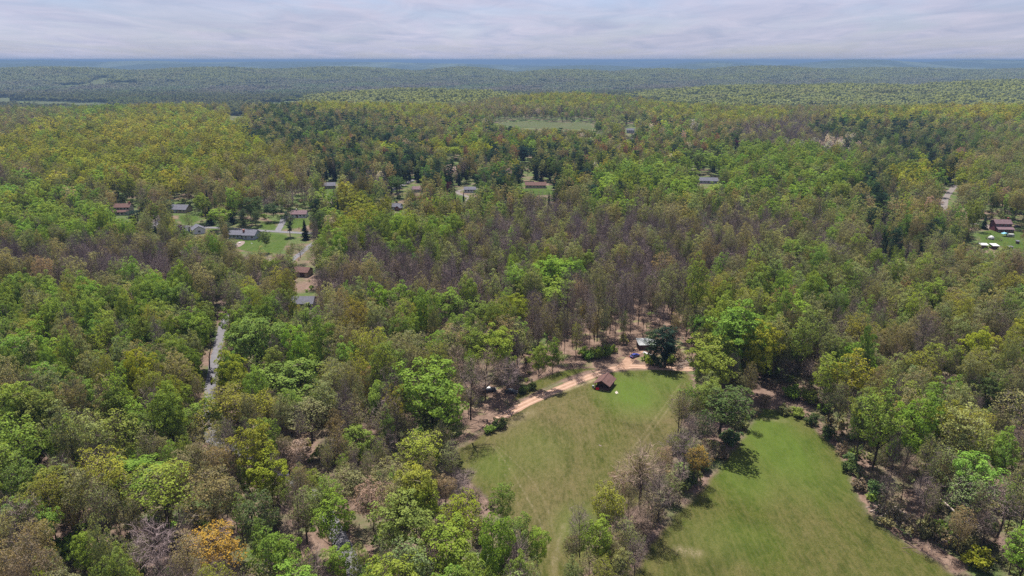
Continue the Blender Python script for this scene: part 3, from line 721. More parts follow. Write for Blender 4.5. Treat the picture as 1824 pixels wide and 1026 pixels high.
def spruce(seed, lod=0, h=20.0, w=6.5):
    r = np.random.default_rng(seed); tr, cr = TM(), TM()
    tr.tube([[0, 0, -.5], [0, 0, h * .5], [0, 0, h * .97]], [.26, .16, .03], 5 if lod == 0 else 3, 0)
    lv = {0: 30, 1: 17, 2: 9}[lod]; nb = {0: 11, 1: 7, 2: 5}[lod]
    for i in range(lv):
        t = i / (lv - 1); z = h * (0.08 + 0.88 * t); rad = (w / 2) * (1 - t) ** 0.85 + 0.25
        for k in range(nb):
            az = r.uniform(0, 6.28); L = rad * r.uniform(.65, 1.15); d = np.array([math.cos(az), math.sin(az), 0])
            m_ = {0: 5, 1: 3, 2: 2}[lod]
            tt = (np.arange(m_) + .6) / m_
            P = d * (L * tt)[:, None] + np.array([0, 0, z]) + np.column_stack([np.zeros(m_), np.zeros(m_), -0.28 * L * tt ** 1.3 + .1 * r.normal(size=m_)])
            sz = (0.35 + 0.5 * rad * 0.35) * (1.25 - tt * .55) * {0: 1.0, 1: 1.6, 2: 2.4}[lod]
            nn = unit(np.tile([0, 0, 1.0], (m_, 1)) + d * .35 + r.normal(0, .3, (m_, 3)))
            cr.cards(P, nn, sz, r, 0, r.uniform(.1, .9, m_))
    return tr.get(), cr.get()
def pine(seed, lod=0, h=22.0, w=9.0):
    """white pine: open tiers on a straight trunk"""
    r = np.random.default_rng(seed); tr, cr = TM(), TM()
    tr.tube([[0, 0, -.5], [.1, 0, h * .5], [0, .1, h * .95]], [.32, .2, .04], 6 if lod == 0 else 3, 0)
    tiers = {0: 15, 1: 11, 2: 7}[lod]
    for i in range(tiers):
        t = i / (tiers - 1); z = h * (0.26 + 0.71 * t) ; rad = (w / 2) * (math.sin(math.pi * min(1, .25 + .75 * (1 - t))) * .75 + .3) * r.uniform(.7, 1.15)
        for k in range(int(r.integers(4, 7))):
            az = r.uniform(0, 6.28); L = rad * r.uniform(.6, 1.15); tip = np.array([math.cos(az) * L, math.sin(az) * L, z + .12 * L])
            cr.tube([[0, 0, z - .3], (np.array([0, 0, z]) + tip) / 2, tip], [.07, .05, .02], 3, 2)
            nl = {0: 34, 1: 13, 2: 5}[lod]; s0 = {0: .42, 1: .75, 2: 1.5}[lod]
            q = r.uniform(.35, 1.08, nl)
            P = np.array([0, 0, z]) * (1 - q)[:, None] + tip * q[:, None] + r.normal(0, 1, (nl, 3)) * [.55, .55, .28]
            cr.cards(P, unit(r.normal(0, .5, (nl, 3)) + [0, 0, 1]), s0 * r.uniform(.7, 1.3, nl), r, 0, r.uniform(0, 1, nl))
    return tr.get(), cr.get()
def bush(seed, lod=0, h=3.2, w=4.2, twiggy=False):
    r = np.random.default_rng(seed); tr, cr = TM(), TM()
    n = {0: 26, 1: 14, 2: 8}[lod]
    for k in range(6):
        az = r.uniform(0, 6.28); tr.tube([[0, 0, -.2], [math.cos(az) * w * .12, math.sin(az) * w * .12, h * .35], [math.cos(az) * w * .3, math.sin(az) * w * .3, h * .75]], [.06, .045, .015], 3, 0)
    pts = crown_points(r, n, h * .5, w / 2 - .4, h * .45, .35, .5, .6)
    for p in pts:
        out = unit(np.array([p[0], p[1], p[2] * .5 + .3]))
        nt = 14 if twiggy else 4
        cr.twigs(p + r.normal(0, .25, (nt, 3)), unit(out + r.normal(0, .6, (nt, 3)) + [0, 0, .3]), r.uniform(.5, 1.1, nt), {0: .035, 1: .07, 2: .14}[lod], r, 1, r.uniform(0, 1, nt))
        nl = int({0: 34, 1: 14, 2: 7}[lod] * (.35 if twiggy else 1)); d = unit(r.normal(size=(nl, 3)) + out * .5)
        cr.cards(p + d * r.uniform(.3, .75, nl)[:, None], unit(d + r.normal(0, .5, (nl, 3)) + [0, 0, .4]), {0: .32, 1: .5, 2: .8}[lod] * r.uniform(.6, 1.3, nl), r, 0, r.uniform(0, 1, nl))
    return tr.get(), cr.get()

# kinds: shapes per kind and level of detail
SHAPES = {}
def shapes(kind, lod):
    if (kind, lod) in SHAPES: return SHAPES[(kind, lod)]
    nv = {0: 5, 1: 3, 2: 3}[lod]; out = []
    for i in range(nv):
        s = hash((kind, i)) % 1 + {'dense': 100, 'sparse': 200, 'bud': 300, 'bare': 400, 'haze': 500, 'spruce': 600, 'pine': 700, 'bush': 800, 'scrub': 900}[kind] + i * 7
        q = np.random.default_rng(s)
        if kind == 'dense': out.append(broadleaf(s, 'dense', lod, 24, q.uniform(10.5, 14), q.uniform(.34, .47), q.uniform(-1.2, 1.2)))
        elif kind in ('sparse', 'haze', 'bud', 'bare'): out.append(broadleaf(s, kind, lod, 24, q.uniform(9, 12), q.uniform(.42, .56), q.uniform(-1.6, 1.6)))
        elif kind == 'spruce': out.append(spruce(s, lod))
        elif kind == 'pine': out.append(pine(s, lod))
        elif kind == 'bush': out.append(bush(s, lod))
        elif kind == 'scrub': out.append(bush(s, lod, 3.4, 4.4, True))
    SHAPES[(kind, lod)] = out
    return out
NAT = {'spruce': 20.0, 'pine': 22.0, 'bush': 3.2, 'scrub': 3.4}
NATW = {'spruce': 6.5, 'pine': 9.0, 'bush': 4.2, 'scrub': 4.4, 'dense': 12.5, 'sparse': 11, 'bud': 11, 'bare': 11, 'haze': 11}
MESHES = {}
def meshes(kind, i):
    if (kind, i) not in MESHES:
        t, c = shapes(kind, 0)[i]
        MESHES[(kind, i)] = (mesh_np('trunk', t[0], t[1], [M['bark']], attrs={'var': ('FACE', 'FLOAT', t[3])}),
                             mesh_np('crown', c[0], c[1], [M['leaf'], M['twig'], M['bark']], c[2], attrs={'var': ('FACE', 'FLOAT', c[3])}))
    return MESHES[(kind, i)]

# ------------------------------------------------------------------ what grows where
GRID0, GSTEP_V, GSTEP_U = 195, 30, 114
GRID = ["gGOOCOYOOgYYOgYY",   # 195
        "OYOOCCOMMgMOBCCg",
        "YYYYCMMMMMMCBCCg",
        "YYYYOMCMMMMGGgCO",
        "OYYOOBCCMMGGGCYg",
        "GOOOBMMCMgGGGCgO",
        "GGMMMYOgBgggggOg",
        "GGgOMYGgBBgBBggM",
        "gBgOgGGBBgBBgBCg",
        "BBBggBgBgBBBgggg",
        "gOBgBBBBGBBggggg",
        "GgGgOBBggGBOGggO",
        "GGGBGOGYBBBOGgOg",
        "GGGGgOGGBgGGgggO",
        "gGGGGOggBBGGgOOY",
        "GgGGGOOGgBGGgGgO",
        "GGgYGOGBBBGgGOOg",
        "gGYOGOGBBBGCgggg",
        "GggGOBGBBBGGGGgg",
        "GgGOOBGgBBBGBGgO",
        "GgOYOGYgBBOgBggg",
        "ggGOOYOYBgBgBGOg",
        "gggOOYBggBBggGBg",
        "GOGOggYggBOggBBg",
        "gBOGGGGGgBBggBBg",
        "OGBOGGGYggBBBgBB",
        "OGBOGGGGggGBBggG"]
T = {'G': (0.132, 0.2, 0.04), 'g': (0.155, 0.178, 0.07), 'Y': (0.185, 0.205, 0.034), 'O': (0.172, 0.166, 0.078), 'or': (0.26, 0.17, 0.04), 'pk': (0.22, 0.165, 0.125),
     'YH': (0.205, 0.215, 0.035), 'YG': (0.19, 0.22, 0.025), 'BG': (0.15, 0.222, 0.036), 'DG': (0.065, 0.10, 0.035), 'C': (0.02, 0.04, 0.03), 'C2': (0.05, 0.078, 0.042), 'pu': (0.05, 0.012, 0.022), 'wh': (0.38, 0.36, 0.32), 'B': (0.16, 0.135, 0.085), 'rd': (0.17, 0.09, 0.06)}
TWIG = {'B': (0.158, 0.122, 0.108), 'O': (0.165, 0.135, 0.10), 'g': (0.13, 0.11, 0.09), 'G': (0.085, 0.07, 0.055), 'C': (0.07, 0.055, 0.045), 'mv': (0.172, 0.132, 0.128), 'tn': (0.175, 0.13, 0.098)}
MIXES = {'G': [(.60, 'dense', 'G', 'G'), (.12, 'dense', 'BG', 'G'), (.14, 'sparse', 'g', 'g'), (.05, 'bud', 'Y', 'O'), (.06, 'bare', 'B', 'B'), (.03, 'bare', 'B', 'mv')],
         'g': [(.36, 'sparse', 'g', 'g'), (.16, 'sparse', 'G', 'g'), (.16, 'haze', 'g', 'g'), (.12, 'bud', 'O', 'O'), (.16, 'bare', 'B', 'B'), (.04, 'dense', 'G', 'G')],
         'Y': [(.58, 'dense', 'Y', 'O'), (.10, 'dense', 'YG', 'G'), (.14, 'bud', 'Y', 'O'), (.08, 'sparse', 'O', 'O'), (.10, 'dense', 'G', 'G')],
         'O': [(.42, 'bud', 'O', 'O'), (.23, 'bud', 'Y', 'O'), (.03, 'bud', 'pk', 'tn'), (.14, 'haze', 'g', 'B'), (.10, 'bare', 'B', 'tn'), (.08, 'sparse', 'g', 'g')],
         'B': [(.42, 'bare', 'B', 'B'), (.26, 'bare', 'B', 'mv'), (.13, 'haze', 'g', 'B'), (.07, 'haze', 'O', 'B'), (.08, 'sparse', 'g', 'g'), (.04, 'bud', 'O', 'O')],
         'H': [(.72, 'dense', 'YH', 'O'), (.12, 'dense', 'Y', 'O'), (.06, 'dense', 'G', 'G'), (.10, 'bud', 'O', 'O')],
         'C': [(.34, 'spruce', 'C', 'C'), (.20, 'pine', 'C', 'C'), (.20, 'dense', 'DG', 'G'), (.10, 'sparse', 'g', 'g'), (.10, 'bud', 'O', 'O'), (.06, 'bare', 'B', 'B')],
         'W': [(.3, 'bud', 'wh', 'mv'), (.3, 'bare', 'B', 'mv'), (.2, 'spruce', 'C', 'C'), (.2, 'bare', 'B', 'B')],
         'M': [(.13, 'spruce', 'C', 'C'), (.12, 'pine', 'C', 'C'), (.08, 'dense', 'DG', 'G'), (.12, 'dense', 'G', 'G'), (.15, 'sparse', 'g', 'g'), (.13, 'bud', 'O', 'O'), (.09, 'dense', 'Y', 'O'), (.10, 'bare', 'B', 'B'), (.03, 'dense', 'pu', 'C'), (.02, 'bud', 'wh', 'mv'), (.03, 'bud', 'rd', 'B')]}
# spots that differ from the grid: (u, v, ru, rv, class)
SPOTS = [(600, 300, 50, 26, 'C'), (500, 372, 34, 14, 'C'), (565, 392, 26, 16, 'C'), (700, 300, 34, 20, 'C'), (1000, 300, 60, 16, 'C'), (1080, 345, 40, 12, 'C'), (1450, 256, 70, 9, 'W'), (1500, 262, 30, 10, 'W'), (1400, 300, 90, 40, 'G'), (1450, 322, 90, 30, 'G'), (1130, 320, 60, 25, 'G'), (740, 415, 70, 25, 'G'), (300, 250, 140, 60, 'Y'), (1770, 197, 140, 20, 'H'), (1560, 208, 90, 8, 'Y'), (270, 238, 130, 26, 'H'), (110, 235, 70, 18, 'Y'), (1410, 240, 100, 18, 'B'), (1560, 360, 40, 40, 'C'), (1600, 440, 55, 25, 'C'),
         (1410, 232, 60, 8, 'B'), (860, 275, 60, 14, 'C'), (690, 245, 60, 18, 'C'), (620, 300, 60, 24, 'C'), (760, 290, 40, 25, 'C'), (950, 285, 30, 25, 'C'), (460, 235, 30, 18, 'C'), (1530, 235, 90, 18, 'C'), (130, 405, 120, 30, 'G'), (30, 360, 60, 40, 'G'),
         (820, 265, 55, 14, 'Y'), (200, 480, 160, 22, 'B'), (700, 490, 90, 30, 'B'), (930, 410, 120, 26, 'B'), (1180, 470, 130, 34, 'B'), (1060, 430, 120, 22, 'B'), (760, 520, 110, 30, 'B'), (1120, 395, 90, 16, 'B'), (1290, 400, 60, 20, 'B'), (560, 495, 60, 24, 'B'), (1290, 640, 60, 90, 'G'), (1060, 550, 90, 60, 'B'), (1190, 540, 50, 45, 'B'), (1400, 300, 130, 26, 'G'),
         (700, 575, 60, 22, 'O'), (480, 395, 40, 18, 'C'), (650, 190, 120, 10, 'Y'), (1290, 205, 120, 12, 'Y'), (1330, 180, 160, 14, 'g'), (1180, 325, 40, 20, 'G'), (1000, 180, 100, 12, 'Y')]
def klass(u, v, r):
    n = len(u); out = np.empty(n, object)
    uj = u + r.normal(0, 26, n); vj = v + r.normal(0, 9, n)
    gi = np.clip(np.round((vj - GRID0) / GSTEP_V).astype(int), 0, len(GRID) - 1); gj = np.clip((uj / GSTEP_U).astype(int), 0, 15)
    for k in range(n): out[k] = GRID[gi[k]][gj[k]]
    uj = u + r.normal(0, 9, n); vj = v + r.normal(0, 4, n)
    for su, sv, ru, rv, c in SPOTS:
        m = ((uj - su) / ru) ** 2 + ((vj - sv) / rv) ** 2 < 1; out[m] = c
    return out

# ------------------------------------------------------------------ trees placed one by one from the photograph: crown centre u, top row, foot row, crown width in pixels
HERO = [
 (770, 648, 812, 128, 'dense', 'BG', 'G', 'big round bright green tree at the bottom left corner of the dirt track wood'),
 (528, 650, 748, 112, 'dense', 'G', 'G', 'broad fresh green tree right of the grey road piece in the woods'),
 (462, 566, 700, 92, 'dense', 'G', 'G', 'tall bright green tree just right of the grey road strip'),
 (412, 700, 812, 92, 'bud', 'Y', 'O', 'olive yellow rounded tree below the grey road strip'),
 (480, 702, 800, 66, 'bud', 'Y', 'O', 'yellowish budding tree between olive and bright green crowns'),
 (556, 718, 815, 84, 'bud', 'O', 'O', 'tan budding oak with visible limbs below the broad fresh green tree'),
 (370, 718, 815, 74, 'dense', 'G', 'G', 'fresh green tree with two dark trunks above a grey road glimpse'),
 (318, 690, 850, 62, 'dense', 'BG', 'G', 'slim bright green tree with forked dark trunk in the left woods'),
 (240, 735, 880, 84, 'sparse', 'G', 'G', 'mid green open tree with dark trunks in the lower left woods'),
 (1262, 604, 720, 98, 'dense', 'BG', 'G', 'large bright green tree at the upper right corner of the near meadow'),
 (1305, 548, 705, 96, 'dense', 'G', 'G', 'tallest bright green tree of the clump between the two meadows'),
 (1344, 575, 712, 66, 'dense', 'YG', 'G', 'yellow green tree at the right side of the meadow corner clump'),
 (1234, 462, 632, 44, 'sparse', 'G', 'G', 'tall slender green tree with a long bare dark trunk behind the pines'),
 (1213, 476, 600, 34, 'haze', 'g', 'g', 'tall thin pale green tree beside the slender green tree'),
 (1280, 694, 800, 104, 'sparse', 'DG', 'G', 'massive dark green tree in the hedgerow between the meadows'),
 (1545, 702, 884, 84, 'sparse', 'BG', 'G', 'tall spreading fresh green tree at the right edge of the hay meadow'),
 (1600, 716, 880, 70, 'dense', 'BG', 'G', 'bright green tree right beside the tall spreading one by the hay meadow'),
 (488, 812, 935, 74, 'dense', 'YG', 'G', 'vivid yellow green tree standing out in the lower left woods'),
 (446, 832, 930, 34, 'dense', 'G', 'G', 'narrow green tree at the left flank of the vivid yellow green tree'),
 (597, 888, 1012, 66, 'dense', 'BG', 'G', 'small bright green tree over brown earth near the bottom edge'),
 (606, 975, 1060, 50, 'dense', 'BG', 'G', 'light green young tree below the small bright green one'),
 (722, 886, 1040, 104, 'dense', 'G', 'G', 'large mid green tree with a forked dark trunk at the bottom'),
 (802, 936, 1080, 108, 'dense', 'BG', 'G', 'wide fresh green crown cut by the bottom edge left of the path'),
 (826, 890, 1015, 78, 'bud', 'YG', 'G', 'rounded yellow tree at the lower end of the near meadow'),
 (750, 776, 880, 84, 'bud', 'Y', 'O', 'golden olive dome shaped tree at the left side of the near meadow'),
 (892, 866, 985, 50, 'sparse', 'G', 'g', 'light leafy tree with a slanting trunk in the mouth of the meadow'),
 (957, 942, 1040, 42, 'dense', 'BG', 'G', 'small upright bright green tree left of the worn path'),
 (1062, 924, 1045, 54, 'dense', 'BG', 'G', 'small bright green tree right of the worn path'),
 (1078, 862, 1000, 62, 'sparse', 'Y', 'g', 'olive green upright tree at the low end of the hedgerow'),
 (1032, 905, 1040, 50, 'bare', 'B', 'B', 'thin grey brown leafless tree beside the worn path'),
 (1135, 802, 935, 86, 'bare', 'B', 'tn', 'large brown fan shaped leafless tree at the end of the hedgerow'),
 (1104, 842, 930, 50, 'bud', 'pk', 'tn', 'pinkish tan budding tree leaning on the brown fan shaped one'),
 (1172, 850, 960, 62, 'bare', 'B', 'B', 'dark brown leafless tree on the hay meadow side of the hedgerow'),
 (1208, 702, 795, 46, 'haze', 'g', 'B', 'thin twiggy tree standing at the right rim of the near meadow'),
 (1212, 772, 868, 62, 'bare', 'B', 'mv', 'mauve brown twiggy tree in the middle of the hedgerow'),
 (1240, 800, 880, 40, 'bud', 'or', 'O', 'orange budding small tree in the hedgerow'),
 (392, 948, 1060, 96, 'bud', 'or', 'O', 'orange gold budding tree on the bottom edge of the photo'),
 (290, 938, 1060, 92, 'bare', 'B', 'mv', 'grey mauve leafless tree on the bottom edge beside the orange gold one'),
 (474, 888, 1030, 84, 'sparse', 'DG', 'G', 'dark green open tree with a curving trunk near the bottom edge'),
 (538, 868, 1030, 50, 'bare', 'B', 'tn', 'tall leafless brown tree at the left rim of the brown earth patch'),
 (268, 824, 945, 118, 'dense', 'BG', 'G', 'bright green spreading tree in the lower left with olive crowns below'),
 (64, 740, 905, 96, 'sparse', 'G', 'G', 'tall open green tree with a long leaning dark trunk near the left edge'),
 (36, 806, 960, 74, 'sparse', 'G', 'G', 'pale green open tree near the left edge of the photo'),
 (110, 850, 1000, 60, 'bud', 'Y', 'O', 'yellowish budding young tree near the lower left corner'),
 (165, 842, 985, 56, 'bud', 'O', 'O', 'brown olive budding tree with two thin trunks at lower left'),
 (310, 838, 990, 110, 'bud', 'Y', 'O', 'wide olive oak coming into leaf below the bright green spreading tree'),
 (390, 850, 985, 90, 'bud', 'O', 'O', 'tan olive oak coming into leaf left of the vivid yellow green tree'),
 (170, 950, 1050, 50, 'dense', 'BG', 'G', 'small bright green tree near the bottom left corner'),
 (640, 760, 850, 62, 'dense', 'G', 'G', 'fresh green round tree between brown budding ones left of the golden dome'),
 (622, 842, 940, 78, 'bud', 'O', 'tn', 'tan budding oak above the small bright green tree'),
 (668, 862, 975, 80, 'bud', 'pk', 'tn', 'pale pinkish tan tree behind the large mid green one'),
 (696, 770, 860, 46, 'bare', 'B', 'B', 'brown leafless tree just left of the golden olive dome'),
 (520, 790, 870, 72, 'bud', 'pk', 'tn', 'pinkish white blossoming tree above the vivid yellow green one'),
 (790, 732, 822, 74, 'dense', 'DG', 'G', 'dark green tree bending over the left corner of the near meadow'),
 (825, 838, 915, 58, 'bare', 'B', 'B', 'brown fan of bare branches over the left lower meadow edge'),
 (842, 650, 782, 62, 'bare', 'B', 'B', 'dark leafless tree with a thick trunk at the track end of the wood'),
 (868, 630, 742, 62, 'bare', 'B', 'tn', 'brown leafless tree behind the thick trunked one'),
 (905, 640, 728, 54, 'bare', 'B', 'mv', 'greyish leafless tree beside the start of the dirt track'),
 (815, 620, 735, 60, 'bare', 'B', 'tn', 'rusty brown leafless tree rising behind the big round green one'),
 (885, 588, 700, 78, 'dense', 'BG', 'G', 'bright green tree with hanging crown above the dirt track wood'),
 (840, 585, 690, 60, 'sparse', 'G', 'g', 'fresh green tree left of the hanging bright green crown'),
 (960, 616, 692, 34, 'dense', 'BG', 'G', 'small bright green tree at the upper left tip of the meadow'),
 (984, 608, 690, 32, 'dense', 'G', 'G', 'second small green tree at the upper left tip of the meadow'),
 (1163, 590, 652, 34, 'pine', 'C2', 'C', 'grey green pine in front of the pale roofed shed'),
 (1184, 584, 656, 42, 'pine', 'C', 'C', 'dark pine casting a round shadow on the dirt track'),
 (1192, 578, 636, 30, 'spruce', 'C', 'C', 'bluish dark spruce right of the pale roofed shed'),
 (1025, 575, 668, 22, 'haze', 'Y', 'O', 'thin olive tinted tree over the bare woodland floor behind the shack'),
 (985, 462, 560, 80, 'dense', 'BG', 'G', 'rounded bright green tree high in the brown middle woods'),
 (992, 500, 585, 70, 'dense', 'G', 'G', 'fresh green tree just below the rounded bright one in the middle woods'),
 (925, 528, 612, 46, 'dense', 'YG', 'G', 'yellow green tree in the middle woods above the track wood'),
 (855, 532, 612, 52, 'sparse', 'G', 'G', 'soft green tree left of the yellow green one in the middle woods'),
 (800, 518, 610, 66, 'dense', 'G', 'G', 'dense green tree in the centre of the middle woods'),
 (1045, 450, 512, 34, 'dense', 'G', 'G', 'lone green tree with a visible trunk in the brown middle woods'),
 (872, 462, 520, 30, 'dense', 'DG', 'G', 'dark green cone shaped tree in the brown middle woods'),
 (1372, 568, 698, 50, 'sparse', 'g', 'g', 'tall light green tree right of the meadow corner clump'),
 (1412, 572, 702, 56, 'sparse', 'G', 'g', 'tall fresh green tree above the tip of the hay meadow'),
 (1460, 632, 762, 60, 'sparse', 'BG', 'g', 'bright open tree at the tip of the hay meadow'),
 (1510, 640, 770, 70, 'sparse', 'YG', 'O', 'yellowish open tree behind the tall spreading one'),
 (1655, 615, 700, 44, 'dense', 'BG', 'G', 'left one of two bright green round trees in the right woods'),
 (1690, 622, 705, 42, 'dense', 'BG', 'G', 'right one of two bright green round trees in the right woods'),
 (1752, 596, 672, 44, 'dense', 'YG', 'O', 'pale yellow green tree in the right woods above the twin trees'),
 (1740, 672, 770, 56, 'dense', 'DG', 'G', 'dark green tall tree in the right woods'),
 (1648, 500, 600, 52, 'dense', 'G', 'G', 'blueish green dome tree high in the right woods'),
 (1800, 700, 830, 80, 'haze', 'g', 'g', 'pale open tree at the right edge of the photo'),
 (1735, 770, 870, 50, 'sparse', 'BG', 'g', 'light green tree in the right woods above the fallen trunk'),
 (1705, 850, 965, 80, 'haze', 'g', 'g', 'pale green twiggy tree over the fallen trunk'),
 (1630, 850, 968, 44, 'bare', 'B', 'B', 'dark leafless tree throwing a thin shadow on the hay meadow'),
 (1765, 870, 985, 90, 'bare', 'B', 'mv', 'wide grey leafless tree at the lower right'),
 (1806, 940, 1060, 70, 'dense', 'BG', 'G', 'bright green tree in the bottom right corner'),
 (1470, 690, 775, 44, 'haze', 'g', 'B', 'thin grey tree at the hay meadow rim right of its tip'),
 (1660, 800, 920, 60, 'haze', 'g', 'g', 'thin pale tree behind the brush pile at the hay meadow'),
 # yard and distant marker trees
 (243, 374, 400, 34, 'pine', 'C', 'C', 'dark pine hiding the right end of the two storey house'),
 (404, 398, 432, 24, 'pine', 'C2', 'C', 'green pine left of the grey ranch house'),
 (488, 364, 395, 30, 'dense', 'C2', 'C', 'dark round tree above the driveway with a shadow at its foot'),
 (517, 376, 422, 20, 'pine', 'C2', 'C', 'slim pine beside the road right of the driveway'),
 (474, 412, 450, 22, 'dense', 'DG', 'G', 'small dark tree alone on the lawn of the grey ranch house'),
 (398, 372, 410, 44, 'dense', 'BG', 'G', 'bright green maple above the road by the houses'),
 (435, 372, 412, 16, 'pine', 'C2', 'C', 'slender pine behind the grey ranch house'),
 (457, 374, 412, 20, 'sparse', 'DG', 'G', 'open green tree behind the grey ranch house'),
 (326, 400, 424, 16, 'dense', 'pu', 'C', 'dark purple small tree between the two grey roofs'),
 (278, 402, 420, 20, 'spruce', 'C2', 'C', 'blueish small spruce by the road in front of the houses'),
 (535, 432, 470, 30, 'haze', 'g', 'B', 'brown green tree in front of the slanting road'),
 (796, 324, 350, 18, 'dense', 'pu', 'C', 'deep purple tree on the lawns of the middle distance'),
 (770, 264, 280, 14, 'dense', 'pu', 'C', 'deep purple tree far up among the dark firs'),
 (1310, 250, 270, 18, 'dense', 'pu', 'C', 'dark purple tree left of the far fir rows'),
 (1068, 218, 242, 20, 'dense', 'DG', 'C', 'dark round tree at the right end of the far green field'),
 (1652, 246, 276, 26, 'dense', 'DG', 'C', 'round dark green tree among the far woods on the right'),
 (826, 340, 362, 6, 'spruce', 'C2', 'C', 'tiny dark spruce on the lawn by the winding driveway'),
 (935, 262, 290, 44, 'dense', 'C', 'C', 'clump like dark evergreen in the middle distance'),
 (808, 262, 285, 46, 'dense', 'YG', 'O', 'bright yellow green tree in the middle distance'),
 (1545, 405, 440, 12, 'spruce', 'C', 'C', 'slim dark spruce left of the fir group in the right woods'),
 (1574, 424, 470, 14, 'spruce', 'C', 'C', 'first dark fir of the group in the right woods'),
 (1600, 420, 466, 14, 'spruce', 'C', 'C', 'second dark fir of the group in the right woods'),
 (1612, 430, 472, 12, 'spruce', 'C', 'C', 'third dark fir of the group in the right woods'),
 (1632, 432, 486, 16, 'spruce', 'C', 'C', 'tallest dark fir of the group in the right woods'),
 (1752, 382, 408, 14, 'spruce', 'C2', 'C', 'blue green spruce left of the dark red house'),
 (1720, 398, 432, 12, 'spruce', 'C2', 'C', 'small spruce by the driveway left of the dark red house'),
]
HERO += [(u, t, b, w, k, ti, tw, '') for u, t, b, w, k, ti, tw in [
 (1010, 480, 640, 30, 'bare', 'B', 'B'), (1036, 490, 622, 30, 'bare', 'B', 'tn'), (1062, 470, 640, 32, 'bud', 'O', 'B'), (1085, 500, 628, 30, 'bare', 'B', 'B'), (1103, 512, 648, 24, 'bare', 'B', 'B'), (1112, 480, 612, 34, 'bare', 'B', 'mv'), (1134, 500, 606, 32, 'bare', 'B', 'B'),
 (1157, 505, 598, 30, 'bare', 'B', 'tn'), (1178, 500, 590, 30, 'haze', 'g', 'B'), (1196, 520, 588, 26, 'haze', 'g', 'B'), (1048, 520, 652, 22, 'bare', 'B', 'B'), (1020, 530, 655, 22, 'bare', 'B', 'tn'), (996, 540, 640, 24, 'bare', 'B', 'B'), (1074, 540, 650, 20, 'haze', 'g', 'B'),
 (1092, 540, 645, 18, 'bare', 'B', 'B'), (1143, 530, 625, 18, 'bare', 'B', 'B'), (1005, 560, 660, 18, 'bare', 'B', 'B'), (1220, 540, 630, 24, 'haze', 'g', 'B'), (1120, 540, 632, 16, 'bare', 'B', 'B'), (975, 545, 655, 30, 'haze', 'O', 'B'),
 (1452, 640, 735, 34, 'haze', 'g', 'B'), (1432, 640, 700, 26, 'bare', 'B', 'B'), (1486, 680, 790, 30, 'haze', 'g', 'B'), (1520, 700, 835, 36, 'haze', 'g', 'B'), (1575, 760, 905, 34, 'bare', 'B', 'B'), (1625, 780, 930, 36, 'haze', 'g', 'B'), (1600, 800, 925, 30, 'bare', 'B', 'tn'),
 (1180, 745, 830, 0, 'bare', 'B', 'B'), (1395, 640, 702, 30, 'bare', 'B', 'B'),
 (1252, 790, 858, 36, 'bare', 'B', 'tn'), (1232, 798, 872, 40, 'bud', 'O', 'tn'), (1206, 815, 895, 42, 'bare', 'B', 'B'), (1188, 838, 915, 40, 'haze', 'g', 'tn'), (1158, 862, 945, 46, 'bare', 'B', 'mv'), (1148, 880, 968, 42, 'haze', 'O', 'B'), (1120, 900, 990, 44, 'bare', 'B', 'tn'),
 (1102, 925, 1015, 44, 'haze', 'g', 'B'), (1195, 770, 850, 34, 'haze', 'g', 'B'), (1225, 740, 815, 34, 'bare', 'B', 'B'), (1305, 740, 800, 36, 'haze', 'DG', 'B'), (1248, 735, 812, 38, 'haze', 'DG', 'B'), (1085, 890, 975, 40, 'haze', 'g', 'tn'), (1050, 930, 1030, 36, 'bare', 'B', 'B'), (1016, 950, 1040, 36, 'haze', 'g', 'tn'), (1135, 905, 1005, 46, 'bare', 'B', 'tn'), (1118, 935, 1035, 46, 'haze', 'g', 'B'), (1090, 950, 1045, 44, 'bud', 'O', 'tn'), (1130, 960, 1060, 44, 'bare', 'B', 'B'),
 (1100, 985, 1085, 44, 'sparse', 'g', 'g'), (1045, 985, 1085, 44, 'haze', 'g', 'tn'), (1072, 1000, 1095, 40, 'bud', 'Y', 'O'), (1020, 1000, 1095, 40, 'sparse', 'g', 'g'), (1165, 820, 905, 44, 'bare', 'B', 'tn'), (1140, 850, 940, 44, 'bare', 'B', 'B'), (1180, 800, 885, 34, 'bud', 'pk', 'tn')] if w]
